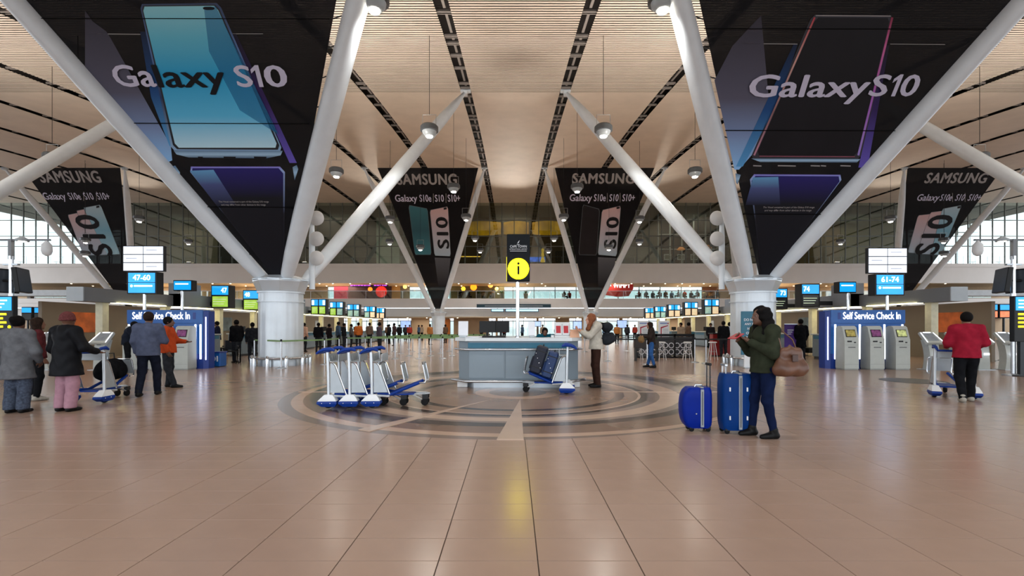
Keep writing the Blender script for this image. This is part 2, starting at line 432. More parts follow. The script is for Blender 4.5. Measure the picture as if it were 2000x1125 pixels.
# ================================================================== far side: three levels
BY = 60.0
def zz(py, Y=BY): return EYE - (py - HY) / F * Y
Z_G, Z_GT, Z_L2, Z_L2C, Z_L3 = zz(620), zz(602), zz(583), zz(553), zz(515)
W = 70
f = MB()
f.box(-W, W, BY, BY + .25, Z_L2C, Z_L3)
f.box(-W, W, BY - .12, BY + .3, Z_L3 - .45, Z_L3 - .0)
struct(f.build('trim_1', FASC))
f = MB(); f.box(-W, W, BY, BY + .25, zz(592), Z_L2); f.box(-W, W, BY + .06, BY + .25, zz(601), zz(592))
struct(f.build('trim_2', FASC))
f = MB(); f.box(-W, W, BY + 1.2, BY + 1.4, Z_G, zz(601.5)); struct(f.build('trim_3', FASC))
SLABM = mat('gallery_floor', '9c8b78', .5)
f = MB(); f.box(-W, W, BY + .25, 66, Z_L2 - .25, Z_L2); struct(f.build('floor_gallery', SLABM))
f = MB(); f.box(-W, W, BY + .25, 70, Z_L3 - .35, Z_L3); struct(f.build('floor_upper', SLABM))
f = MB(); f.box(-W, W, BY + .25, 66, Z_L2C, Z_L2C + .12); struct(f.build('ceiling_gallery', mat('warm_gallery_soffit', 'e0cfb4', .7)))
f = MB(); f.box(-W, W, BY + .25, 66.5, Z_G, Z_G + .12); struct(f.build('ceiling_ground', mat('ground_soffit', 'cdbda4', .7)))
f = MB(); f.box(-W, W, BY + .3, 78, 17.9, 18.2); struct(f.build('ceiling_upper', mat('upper_soffit', '55504a', .7)))
# downlights in the soffits
spot = MB().lathe([(.09, 0), (.09, -.02), (.05, -.025)], n=10).mesh('downlight', SPOTM)
k = 0
for x in np.arange(-58, 59, 2.3):
    for z, y in ((Z_L2C, BY + .8), (Z_L2C, BY + 4), (Z_G, BY + 2.2)):
        if random.random() < .2: continue
        o = inst('downlight', spot, None, (x + random.uniform(-.4, .4), y, z - .001)); tag(o, 'tiny round downlight in the soffit ' + ('over the gallery cafes' if z > 4 else 'over the far ground floor doors'), 'downlight', 'soffit downlights')
for x in np.arange(-48, 49, 12.):
    lamp('AREA', 'soffit_light', (x, BY + 2.6, Z_L2C - .05), 420, (1, .86, .66), 4)
    lamp('AREA', 'soffit_light', (x, BY + 3, Z_G - .05), 170, (1, .9, .75), 4)
    lamp('AREA', 'soffit_light', (x, BY + 5, 16.8), 160, (1, .86, .65), 5)

# curtain wall of the upper level: panes and mullions
MUL = mat('dark_grey_mullion', '6d726f', .4, .3)
PW = 1.6; rows = [Z_L3 + .0, zz(481), zz(461), zz(430), 17.75]
cols = np.arange(-44, 44) * PW + CX
cw = bpy.data.objects.new('window_1', None); COL.objects.link(cw); struct(cw, 'tall gridded glass wall of the upper level')
b = MB()
for x in list(cols) + [44 * PW + CX]: b.box(x - .05, x + .05, BY + .05, BY + .17, Z_L3, 17.8)
for z in rows[1:]: b.box(-W, W, BY + .06, BY + .16, z - .05, z + .05)
b.build('mullion_grid', MUL, cw)
cells = sorted([(abs(x), x, k) for x in cols for k in range(4)])
meshes = []
for k in range(4): meshes.append(MB().box(.05, PW - .05, 0, .02, rows[k] + .05, rows[k + 1] - .05).mesh('pane', GLASS))
far_ = MB()
for i, (a, x, k) in enumerate(cells):
    if i < 300: inst('pane', meshes[k], cw, (x, BY + .1, 0))
    else: far_.box(x + .05, x + PW - .05, BY + .1, BY + .12, rows[k] + .05, rows[k + 1] - .05)
o = far_.build('outer_panes', GLASS, cw); o['kind'] = 'stuff'
# gallery balustrade
gb = thing('glass_balustrade', 'long clear glass balustrade with steel handrail along the gallery edge', 'railing', (0, BY + .12, Z_L2))
MB().box(-W, W, -.03, .03, .95, 1.02).build('handrail', STEEL, gb)
pm = MB().box(.03, 2.37, -.008, .008, .06, .93).mesh('glass_panel', RAILG); sm = MB().box(-.02, .02, -.03, .03, 0, .98).mesh('baluster', STEEL)
for i in range(-26, 26):
    inst('glass_panel', pm, gb, (i * 2.4, 0, 0)); inst('baluster', sm, gb, (i * 2.4, 0, 0))
gb2 = thing('steel_balustrade', 'thin steel balustrade behind the upper glass wall', 'railing', (0, BY + .6, Z_L3))
MB().box(-W, W, -.02, .02, .98, 1.02).build('handrail', MUL, gb2)
for i in range(-40, 41): inst('baluster', sm, gb2, (i * 1.6, 0, 0))
# ================================================================== advertising banners between the arms
def gmat(name, stops, axis=2, rough=.55, emit=0., alpha=1.):
    """print with a smooth colour run along one axis of the piece"""
    if name in MATS: return MATS[name]
    m = bpy.data.materials.new(name); m.use_nodes = True; MATS[name] = m
    n = m.node_tree; b = n.nodes['Principled BSDF']
    t = n.nodes.new('ShaderNodeTexCoord'); s = n.nodes.new('ShaderNodeSeparateXYZ'); r = n.nodes.new('ShaderNodeValToRGB')
    n.links.new(t.outputs['Generated'], s.inputs[0]); n.links.new(s.outputs[axis], r.inputs[0]); n.links.new(r.outputs[0], b.inputs['Base Color'])
    e = r.color_ramp.elements
    while len(e) < len(stops): e.new(.5)
    for k, (p, c) in enumerate(stops): e[k].position = p; e[k].color = lin(c) + (1,)
    b.inputs['Roughness'].default_value = rough; b.inputs['Specular IOR Level'].default_value = .25
    if emit: n.links.new(r.outputs[0], b.inputs['Emission Color']); b.inputs['Emission Strength'].default_value = emit
    if alpha < 1: b.inputs['Alpha'].default_value = alpha
    return m
MESHB = mat('black_banner_mesh', '17171b', .75, var=.12, scale=1.2, alpha=.9, spec=.15)
SEAM = mat('banner_seam', '08080a', .8, spec=.1)
LAV = mat('lavender_print', 'cfcde6', .6, var=.03, spec=.2)
INK = mat('dark_print', '14161c', .6, spec=.2)
ROPE = mat('black_lacing_cord', '17181a', .7)
SILV = mat('silver_print', 'a9a5a6', .6, var=.05, spec=.2)

class Banner:
    def __init__(s, key, label, outline):
        t, e = trees[key]; o = t.location
        s.p0 = Vector((o.x, o.y + e['nl'][0].y, e['nl'][0].z)); p1 = Vector((o.x, o.y + e['nl'][1].y, e['nl'][1].z))
        s.u = Vector((1, 0, 0)); s.v = (p1 - s.p0).normalized(); s.n = s.u.cross(s.v)          # n faces the hall
        if s.n.y > 0: s.n = -s.n
        s.root = thing('advertising_banner', label, 'banner', s.p0)
        s.part('banner_cloth', outline, MESHB, 0, .012)
        s.outline = outline
    def pt(s, px, py):
        d = Vector(((px - HX) / F, 1, -(py - HY) / F)); c = Vector((0, 0, EYE))
        return c + d * ((s.p0 - c).dot(s.n) / d.dot(s.n))
    def part(s, name, pts, m, layer=1, th=.004):
        q = [s.pt(*p) - s.p0 + s.n * (.012 + .006 * layer) for p in pts]
        return MB().prism(q, -s.n * th).build(name, m, s.root)
    def text(s, name, body, x0, x1, ytop, ybot, m, layer=6, bold=.02, rot=False, shear=0., spacing=1.):
        if not rot:
            a, b = s.pt(x0, ybot), s.pt(x1, ybot); h = (s.pt(x0, ytop) - a).dot(s.v); wd = b.x - a.x
            c = (a + b) / 2; U, V = s.u, s.v; fit = (wd, h)
        else:
            a, b = s.pt((x0 + x1) / 2, ybot), s.pt((x0 + x1) / 2, ytop); h = (b - a).dot(s.v); wd = s.pt(x1, ybot).x - s.pt(x0, ybot).x
            mid = s.pt((x0 + x1) / 2, (ytop + ybot) / 2); U, V = s.v, -s.u; fit = (h, wd)
            c = mid + s.u * wd / 2
        N = U.cross(V)
        M = Matrix(((U.x, V.x, N.x, 0), (U.y, V.y, N.y, 0), (U.z, V.z, N.z, 0), (0, 0, 0, 1)))
        return text(name, body, m, 1, c - s.p0 + s.n * (.012 + .006 * layer), s.root, M, bold, fit=fit, shear=shear, spacing=spacing)
    def line(s, name, a, b, wpx, m, layer=2):
        (x0, y0), (x1, y1) = a, b; L = math.hypot(x1 - x0, y1 - y0); nx, ny = -(y1 - y0) / L * wpx / 2, (x1 - x0) / L * wpx / 2
        return s.part(name, [(x0 + nx, y0 + ny), (x1 + nx, y1 + ny), (x1 - nx, y1 - ny), (x0 - nx, y0 - ny)], m, layer)
    def one(s, x0, x1, ytop, ybot, m, layer=8):
        a, b = s.pt(x0, ybot), s.pt(x1, ybot); h = (s.pt(x0, ytop) - a).dot(s.v); wd = b.x - a.x
        q = [a - s.p0 + s.u * (wd * i) + s.v * (h * j) + s.n * (.012 + .006 * layer) for i, j in ((.5, 0), (1, 0), (1, 1), (.62, 1), (0, .8), (0, .62), (.5, .78))]
        return MB().prism(q, -s.n * .004).build('lettering', m, s.root)
    def ties(s, n, w=.018):
        for i in range(n):
            k = i / n
            o = s.outline
            for A, B, sgn in ((o[0], o[3], -1), (o[1], o[2], 1)):
                q = s.pt(A[0] + (B[0] - A[0]) * (k + .02), A[1] + (B[1] - A[1]) * (k + .02)) - s.p0
                MB().tube([q, q + s.u * sgn * .38 + s.v * .1], w, 5).build('lacing_cord', ROPE, s.root)

def rounded(quad, r=.06):
    """cut the corners of a pixel quad"""
    out = []
    for i in range(4):
        p, a, b = quad[i], quad[i - 1], quad[(i + 1) % 4]
        for t in (0, .5, 1):
            k1 = r * (1 - t); k2 = r * t
            out.append((p[0] + (a[0] - p[0]) * k1 + (b[0] - p[0]) * k2, p[1] + (a[1] - p[1]) * k1 + (b[1] - p[1]) * k2))
    return out

# ---- big left banner
B = Banner(('f', -1), 'huge dark banner with a bright blue phone, stretched between white column arms', [(-86, -150), (684, -150), (560, 541), (528, 541)])
B.part('phone_side_glow', [(167, 21), (182, 42), (208, 61), (217, 75), (290, 205), (334, 284), (337, 313), (327, 317), (310, 303), (167, 131)], gmat('grey_blue_sheen', [(0, '96cbff'), (.25, '8096c2'), (.5, '5c5c70'), (1, '37343f')]), 1)
B.part('phone_side_glow', [(275, 62), (290, 62), (340, 285), (332, 285), (296, 190)], gmat('deep_blue_sheen', [(0, '5aa2dd'), (.5, '1c4b86'), (1, '14233f')]), 2)
B.part('phone_side_glow', [(452, 66), (462, 66), (580, 318), (566, 318)], gmat('violet_sheen', [(0, '6b5cc4'), (.5, '34215f'), (1, '1d1828')]), 1)
fr = [(274, 8), (429, 6), (554, 296), (337, 295)]
B.part('phone_frame', rounded(fr, .03), gmat('phone_frame_steel', [(0, '93b8de'), (.4, '2a3a63'), (.7, '5d7bb0'), (1, '3d4a6a')]), 3)
B.part('phone_frame', rounded([(277, 10.5), (426, 9), (550, 292), (341, 291)], .03), mat('phone_bezel', '0d1320', .5), 4)
SCRP = gmat('phone_screen_blue', [(0, 'c4ecff'), (.25, '5fc4f2'), (.55, '27a6dc'), (.8, '66c0dc'), (1, '92d2e0')])
B.part('phone_screen', rounded([(280, 13), (424, 11.5), (545, 288), (345, 288)], .03), SCRP, 5)
B.part('screen_shade', [(400, 13), (423, 13), (545, 262), (470, 215), (410, 100)], mat('phone_screen_deep', '0f78b0', .5, alpha=.45), 5.5)
B.part('camera_pill', rounded([(397, 13.5), (419, 13.2), (422, 19.5), (400, 19.8)], .25), INK, 6)
EDGE = gmat('phone_edge_light', [(0, '3c5578'), (.5, 'a9cdea'), (1, '5a7aa0')])
B.part('phone_bottom_edge', [(340, 293), (553, 294), (549, 303), (520, 309), (370, 307), (346, 301)], EDGE, 4)
for x0, x1 in ((388, 398), (438, 462), (497, 522)): B.part('phone_port', [(x0, 305), (x1, 305.4), (x1 - 1, 309), (x0 + 1, 309)], INK, 6)
B.part('lower_phone', rounded([(364, 325), (557, 325), (556, 538), (534, 538)], .05), gmat('lower_phone_edge', [(0, '101018'), (.6, '20222c'), (.97, '9fb6ea'), (1, '8a7ce0')]), 2)
B.part('lower_phone', rounded([(367.5, 328), (554, 328), (553, 538), (537, 538)], .05), gmat('lower_phone_glass', [(0, '13141b'), (.75, '15161f'), (1, '2a2470')]), 3)
B.part('lower_phone_sheen', [(372, 333), (418, 331), (462, 400), (425, 402)], gmat('lower_sheen', [(0, '1a1d2a'), (.6, '4c5687'), (1, '6aa6d6')]), 4)
for q in ([(334, 325), (343, 323), (352, 336), (353, 352)], [(572, 326), (580, 322), (583, 330), (576, 352)]): B.part('phone_corner', q, EDGE, 2)
for y, x0, x1 in ((36, 78, 645), (240, 255, 605), (403, 400, 576)): B.line('seam', (x0, y), (x1, y + 1), 1.6, SEAM, 7)
B.line('seam', (167, 66), (275, 67), 1.4, SILV, 1); B.line('seam', (455, 66), (514, 66), 1.0, SILV, 1)
B.line('seam', (153, 70), (153, 120), 1.2, SEAM, 1)
B.text('lettering', 'G', 232, 277, 126, 169.5, LAV, 8, .022)
B.text('lettering', 'a', 281, 311, 138, 169.5, LAV, 8, .022)
B.text('lettering', 'laxy', 318, 452, 126, 184.5, INK, 8, .022)
B.text('lettering', 'S', 467, 499, 127, 170, LAV, 8, .022); B.one(500, 517, 127, 169.5, LAV)
B.text('lettering', '0', 523, 567, 127, 170, LAV, 8, .022)
B.text('small_print', 'The Visual contained is part of the Galaxy S10 range', 430, 527, 391, 395.5, SILV, 8, 0)
B.text('small_print', 'and may differ from other devices in the range', 435, 521, 397, 401.5, SILV, 8, 0)
B.ties(12)
# ---- big right banner
B = Banner(('f', 1), 'huge dark banner with a black phone edged in pink, stretched between white column arms', [(1333, -150), (2114, -150), (1504, 546), (1484, 546)])
B.part('phone_side_glow', [(1486, 30), (1491, 85), (1503, 217), (1470, 300), (1443, 331), (1434, 331), (1395, 157), (1430, 90), (1452, 66)], gmat('grey_blue_sheen', []), 1)
B.part('phone_side_glow', [(1557, 87), (1549, 87), (1437, 325), (1450, 325), (1520, 200)], gmat('deep_blue_sheen', []), 2)
B.part('phone_side_glow', [(1736, 88), (1728, 88), (1676, 327), (1694, 327)], gmat('violet_sheen', []), 1)
PINK = gmat('pink_edge_light', [(0, 'c98fa6'), (.35, '8f6a6c'), (.7, 'd9a9a2'), (1, 'b9414f')])
MAGE = gmat('magenta_edge_light', [(0, 'a58fe0'), (.4, 'b06bd0'), (.8, 'd06aa6'), (1, '8c2f4a')])
BSC = mat('black_phone_screen', '1b1a20', .5, var=.15, scale=.8, spec=.2)
B.part('phone_frame', rounded([(1586, 29), (1744, 30), (1679, 312), (1464, 311)], .03), mat('phone_frame_dark', '2c2b38', .5), 2)
B.line('edge_light', (1590, 34), (1472, 303), 3.2, PINK, 4); B.line('edge_light', (1741, 34), (1675, 303), 4, MAGE, 4)
B.line('edge_light', (1592, 30.5), (1738, 31.5), 1.6, SILV, 4)
B.part('phone_screen', rounded([(1593, 34), (1737, 35), (1672, 304), (1476, 303)], .03), BSC, 3)
B.line('edge_light', (1482, 304.5), (1668, 305.5), 1.4, mat('rose_edge_light', '9a4f63', .5), 5)
B.part('phone_bottom_edge', [(1466, 309), (1679, 310), (1672, 317), (1484, 316)], EDGE, 4)
for x0, x1 in ((1470, 1486), (1518, 1553), (1582, 1600), (1602, 1612), (1640, 1660)): B.line('phone_port', (x0, 323), (x1, 323.6), 2, SILV, 5)
B.part('lower_phone', rounded([(1463, 340), (1650, 341), (1500, 543), (1487, 543)], .05), gmat('lower_phone_edge', []), 2)
B.part('lower_phone', rounded([(1466, 343), (1646, 344), (1498, 543), (1489, 543)], .05), gmat('lower_phone_glass', []), 3)
B.part('lower_phone_sheen', [(1470, 346), (1519, 345), (1523, 400), (1455, 400)], gmat('lower_sheen', []), 4)
for q in ([(1436, 338), (1446, 341), (1440, 360), (1437, 356)], [(1684, 338), (1676, 342), (1668, 356), (1671, 352)]): B.part('phone_corner', q, EDGE, 2)
for y, x0, x1 in ((56, 1374, 1935), (254, 1415, 1762), (417, 1450, 1622)): B.line('seam', (x0, y), (x1, y + .8), 1.6, SEAM, 7)
B.line('seam', (1450, 85), (1557, 86), 1.4, SILV, 1); B.line('seam', (1738, 86), (1845, 87), 1.0, SILV, 1)
B.text('lettering', 'Galaxy', 1453, 1683, 145, 203, LAV, 8, .022)
B.text('lettering', 'S', 1691, 1726, 145, 188, LAV, 8, .022); B.one(1730, 1745, 145, 187.7, LAV); B.text('lettering', '0', 1749, 1783, 145, 188, LAV, 8, .022)
B.text('small_print', 'The Visual contained is part of the Galaxy S10 range', 1488, 1588, 402, 406.5, SILV, 8, 0)
B.text('small_print', 'and may differ from other devices in the range', 1491, 1582, 408, 412.5, SILV, 8, 0)
B.ties(12)
# ---- four narrow banners by the gallery
PHW = gmat('phone_pink_to_blue', [(0, 'a7bfd2'), (.4, 'b8b9c8'), (1, 'd3b2b4')]); PHB = gmat('phone_pale_blue', [(0, 'a6cfe0'), (.5, '7db3cc'), (1, 'b0c9d6')])
PHT = gmat('phone_teal', [(0, '3f7f90'), (.5, '2c5a68'), (1, '3c7582')]); REFL = gmat('phone_reflection', [(0, '1a1b20'), (1, '565b64')])
def far_banner(key, label, outline, T1, T2, phones, S10, refl):
    B = Banner(key, label, outline)
    B.text('lettering', 'SAMSUNG', *T1, SILV, 4, .035, spacing=1.08)
    x0, x1, y0, y1 = T2; s = (x1 - x0) / 126
    B.text('lettering', 'Galaxy', x0, x0 + 43 * s, y0, y1, LAV, 4, .018)
    B.text('lettering', 'S10e', x0 + 47 * s, x0 + 70 * s, y0, y1 - 4, LAV, 4, .018)
    B.text('lettering', 'S10', x0 + 77 * s, x0 + 94.5 * s, y0, y1 - 4, LAV, 4, .018)
    B.text('lettering', 'S10+', x0 + 102 * s, x1, y0, y1 - 4, LAV, 4, .018)
    for q in (73.5, 98.2): B.line('divider', (x0 + q * s, y0 - 2), (x0 + q * s, y1 - 2), .8, SILV, 4)
    for k, (q, m) in enumerate(phones):
        cx_ = sum(a for a, b in q) / 4; cy_ = sum(b for a, b in q) / 4
        B.part('phone_frame', rounded([(cx_ + (a - cx_) * 1.04, cy_ + (b - cy_) * 1.015) for a, b in q], .05), mat('phone_frame_grey', '5d6a74', .5), 1 + 2 * k)
        B.part('phone_face', rounded(q, .05), m, 2 + 2 * k)
    if refl: B.part('phone_reflection', refl, REFL, 1)
    x0, x1, y0, y1 = S10
    B.text('lettering', 'S10', x0, x1, y0, y1, INK, 9, .03, rot=True)
    a, b = phones[-1][0][1], phones[-1][0][0]
    B.part('camera_dot', [(a[0] - 8, a[1] + 2), (a[0] - 2, a[1] + 1), (a[0] - 2, a[1] + 5), (a[0] - 8, a[1] + 6)], INK, 9)
    return B
far_banner(('b', -1), 'narrow dark banner with a teal phone beside a pale phone, near the gallery cafe signs', [(735, 322), (936, 320), (867, 603), (850, 603)], (776, 893, 339, 361), (773, 899, 380, 398),
           [([(798.7, 401), (834.7, 408), (842, 497), (810.7, 497)], PHT), ([(840, 410.7), (874.7, 403.5), (880, 500), (849, 498.7)], PHW)], (853, 876, 424, 486), [(849, 503), (880, 504), (874, 560), (856, 560)])
far_banner(('b', 1), 'narrow dark banner with a black phone beside a pale phone, near the red cafe sign', [(1082, 321), (1281, 321), (1164, 601), (1148, 601)], (1117, 1238, 338, 359), (1112, 1239, 379, 397),
           [([(1138.7, 400), (1170.7, 409), (1165, 498), (1130.7, 497)], BSC), ([(1176, 410.7), (1212, 402), (1204, 500), (1168, 497)], PHW)], (1182, 1206, 424, 486), [(1168, 502), (1203, 504), (1192, 560), (1168, 560)])
far_banner(('b', -3), 'narrow dark banner showing three overlapping pale phones, behind the blue 47-60 sign', [(38, 322), (234, 320), (262, 600), (247, 600)], (82, 201, 333, 357), (90, 217, 376, 394),
           [([(133, 420), (158, 415), (190, 498), (163, 498)], PHW), ([(150, 412), (175, 407), (212, 497), (188, 498)], PHW), ([(164, 406), (197, 400), (235, 496), (210, 497)], PHB)], (162, 206, 420, 500), None)
far_banner(('b', 3), 'narrow dark banner showing three overlapping pale phones, behind the blue 61-74 sign', [(1773, 322), (1963, 322), (1758, 600), (1744, 600)], (1803, 1923, 337, 358), (1787, 1912, 379, 396),
           [([(1793, 421), (1827, 417), (1805, 495), (1773, 493)], PHW), ([(1817, 415), (1849, 411), (1825, 497), (1790, 495)], PHW), ([(1840, 408), (1877, 401), (1837, 497), (1817, 497)], PHB)], (1800, 1846, 420, 498), None)

# ================================================================== pendant lamps
LZ = 10.2
def pendant_proto():
    t = thing('pendant_lamp', 'round grey pendant lamp', 'lamp')
    MB().lathe([(.10, .30), (.34, .27), (.40, .2), (.40, .02), (.36, 0)], n=28).build('housing', mat('pendant_grey_metal', '585d62', .4, .5), t, True)
    MB().lathe([(.33, .06), (.3, -.08), (.2, -.2), (.12, -.22)], n=24).build('reflector', mat('frosted_reflector', '9aa0a4', .3, emit=.1), t, True)
    MB().lathe([(.16, -.2), (.14, -.25), (.05, -.27)], n=16).build('lens', LAMPM, t, True)
    for s in (-1, 1): MB().tube([(s * .3, 0, .2), (s * .3, 0, .75)], .012, 5).build('hanger', STEEL, t)
    MB().tube([(-.3, 0, .75), (.3, 0, .75)], .012, 5).build('hanger', STEEL, t)
    return t
pl = pendant_proto(); first = True
LP = []                       # position of every lamp on the left, nearest one added to brighten the floor; the right side mirrors it about the hall axis
for y in (4.0, 12.46, 20.65, 29.1, 36.8, 45.5, 52.6): LP.append((.15 - 3.9, y, LZ))
for px, py, Y in ((657, 338, 26.2), (762, 429, 37.5), (821, 484, 43.5), (761, 473, 44.5), (272, 428, 37.5), (368, 473, 47), (167, 470, 44), (166, 496, 43)):
    q = at(px, py, Y); LP.append((q.x, Y, q.z))
LP += [(-10, 4, LZ), (-18, 12, LZ), (-24, 24, LZ)]  # extra pendants added for more light on the floor
lane_txt = ['added for light high over the open floor', 'beside the thick white arm tops', 'level with the big phone banners', 'before the capital lettering', 'between narrow banner and aisle', 'close to the glass wall', 'nearest the upper glass wall',
            'behind the thick column', 'at the arm of the narrow banner', 'over the narrow banner phones', 'beside the narrow banner arm', 'over the check-in island', 'between big banner and glass wall', 'over the overlapping phones picture', 'under the overlapping phones picture', 'added for light over the queue of kiosks', 'added for light over the pedestal kiosks', 'over the check-in desks']
for sg in (1, -1):
    for i, (x, y, z) in enumerate(LP):
        X = x if sg > 0 else 2 * CX - x
        if first: o = pl; first = False; o.location = (X, y, z)
        else: o = copy_tree(pl, (X, y, z)); [bpy.data.objects.remove(c) for c in list(o.children) if c.name.startswith('suspension_wire')]
        MB().tube([(0, 0, .75), (0, 0, hceil(y) - z + .1)], .012, 5).build('suspension_wire', BLACK, o)
        o['label'] = 'round grey pendant lamp ' + lane_txt[i] + (', blue phone side' if sg > 0 else ', black phone side'); o['group'] = 'pendant lamps'
        lamp('SPOT', 'pendant_light', (X, y, z - .32), PENDANT * (1.75 if abs(X) < 20 else 1.4) * (2.1 if y > 34 else 1.), (1, .96, .9), .16, (0, 0, 0), math.radians(150), .7)
# ================================================================== rooms behind the gallery and the upper glass
def room_box(name, px0, px1, y0, z0, z1, m, y=None, th=.2, kind=True):
    """a wall panel spanning photo columns px0..px1 at depth y0"""
    a, c = (px0 - HX) / F * y0, (px1 - HX) / F * y0
    o = MB().box(a, c, y0, y0 + th, z0, z1).build(name, m)
    return struct(o) if kind else o
# ---- ground floor: beige piers, bright glass doors between
GY = 66.
b = MB()
for p0, p1 in ((-60, 300), (470, 590), (738, 748), (803, 838), (850, 878), (886, 955), (968, 972), (1048, 1052), (1085, 1112), (1136, 1150), (1210, 1216), (1300, 1520), (1700, 2080)):
    b.box((p0 - HX) / F * GY, (p1 - HX) / F * GY, GY, GY + .3, 0, Z_G)
struct(b.build('wall_back', BEIGE))
b = MB(); b.box(-W, W, GY + .05, GY + .15, 2.3, 2.42); b.box(-W, W, GY + .05, GY + .15, 0, .12)
for x in np.arange(-24, 24, 1.5): b.box(x - .03, x + .03, GY + .05, GY + .15, 0, Z_G)
win2 = struct(b.build('window_2', MUL), 'row of glazed ground floor doors')
pg = MB().box(-.72, .72, 0, .02, .12, 2.3).mesh('pane', GLASS)
for x in np.arange(-24, 24, 1.5): inst('pane', pg, win2, (x + .75, GY + .1, 0))
# orange door leaf and pillar by the middle column
tag(room_box('orange_wood_panel', 867, 879, 64, 0, 2.6, WOODO, th=.12, kind=False), 'orange wood wall panel beside the far middle column', 'wall panel')
# flight screens standing in the far hall
for i, (p0, p1, y0, y1) in enumerate(((783, 802, 627, 640), (952, 971, 628, 638), (1120, 1136, 628, 642), (1206, 1224, 626, 640), (1045, 1056, 628, 637))):
    Y = 56. - .5 * i; a, c = at(p0, y1, Y), at(p1, y0, Y)
    t = thing('flight_screen', ['wide pale blue flight screen on a post before the bright doors', 'pale blue flight screen over the information counter top', 'pale flight screen seen past the brown-haired traveller', 'pale blue flight screen behind the dark backpack', 'small pale screen behind the white paper stand'][i], 'screen', ((a.x + c.x) / 2, Y, 0), 0, 'far flight screens')
    wd = (c.x - a.x) / 2
    MB().rbox(-wd - .06, wd + .06, 0, .12, a.z - .06, c.z + .06, .01).build('housing', BLACK, t)
    MB().box(-wd, wd, -.012, 0, a.z, c.z).build('display', mat('pale_blue_screen', '9db8e8', .3, emit=.9, var=.15, scale=3), t)
    MB().tube([(0, .06, 0), (0, .06, a.z)], .06, 10).build('post', DARKM, t)
    MB().lathe([(.3, 0), (.3, .03), (.1, .05)], (0, .06, 0), 16).build('base', DARKM, t)
# hanging sign strip and lit gate panels under the gallery
a, c = at(931, 601, BY - .2), at(1076, 594, BY - .2)
t = thing('hanging_sign', 'long dark teal sign strip on the gallery edge above blue lit panels', 'sign', ((a.x + c.x) / 2, BY - .2, a.z)); wd = (c.x - a.x) / 2
MB().box(-wd, wd, 0, .262, 0, c.z - a.z).build('panel', mat('dark_teal_sign', '123c4a', .5), t)
MB().box(-wd * .78, wd * .78, -.012, 0, .2, .26).build('text_line', WTXT, t)
for i, (p0, p1) in enumerate(((959, 984), (987, 1010), (1012, 1052))):
    a, c = at(p0, 609, BY + .6), at(p1, 603, BY + .6); wd = (c.x - a.x) / 2
    t = thing('lit_sign_panel', ['blue-white lit panel beside the sign pole side with the paper stand, under the teal strip', 'middle blue lit panel under the teal sign strip', 'longest blue-white lit panel under the teal sign strip'][i], 'sign', ((a.x + c.x) / 2, BY + .6, a.z), 0, 'blue lit panels')
    MB().rbox(-wd, wd, 0, .15, 0, c.z - a.z, .01).build('housing', KBLUE2, t)
    MB().box(-wd + .08, wd - .08, -.012, 0, .07, c.z - a.z - .07).build('light_face', mat('cyan_white_face', 'b6f0ff', .3, emit=1.3, var=.15, scale=1.2), t)
    MB().tube([(0, .07, c.z - a.z), (0, .07, Z_L2 - .245 - a.z)], .03, 6).build('hanger', DARKM, t)

# ---- gallery level (cafes): walls at Y 70-72, bright outer windows between
LY = 65.6
b = MB()
GW = [(-60, 330, 'b39a7c'), (330, 480, 'c9ab80'), (480, 640, 'a08a72'), (1372, 1400, '8a5b3f'), (1400, 1560, 'b59a85'), (1560, 2080, 'b7a184')]
for i, (p0, p1, c) in enumerate(GW): room_box('wall_gallery', p0, p1, LY, Z_L2, Z_L2C, mat('gallery_wall_' + str(i), c, .7))
for p0, p1, c, nm in ((652, 680, '7e1030', 'dark_red_shopfront'), (680, 765, '4a2a2e', 'dark_shopfront'), (765, 782, 'b98a4c', 'tan_shopfront'), (782, 800, '6e6658', 'grey_shopfront'), (880, 985, '5a5230', 'olive_bar_back')):
    a, c2 = (p0 - HX) / F * 64.4, (p1 - HX) / F * 64.4
    tag(MB().box(a, c2, 64.4, 64.6, Z_L2, Z_L2C).build('shopfront_wall', mat(nm, c, .6, var=.2, scale=1)), {'dark_red_shopfront': 'dark red shopfront wall on the gallery beside a grey panel', 'dark_shopfront': 'dark shopfront wall on the gallery under purple lit lettering', 'tan_shopfront': 'tan shopfront wall on the gallery right of the round red sign', 'grey_shopfront': 'grey shopfront wall on the gallery beside bright windows', 'olive_bar_back': 'olive bar back wall on the gallery with warm glowing lights'}[nm], 'wall panel')
b = MB(); 
for x in np.arange(-60, 60, 3.): b.box(x - .05, x + .05, LY + .1, LY + .25, Z_L2, Z_L2C)
b.box(-W, W, LY + .1, LY + .25, Z_L2 + 1.5, Z_L2 + 1.58)
win3 = struct(b.build('window_3', MUL), 'bright outer windows behind the gallery cafes')
pg = MB().box(.05, 2.95, 0, .02, Z_L2, Z_L2C).mesh('pane', GLASS)
for x in np.arange(-60, 60, 3.): inst('pane', pg, win3, (x, LY + .15, 0))
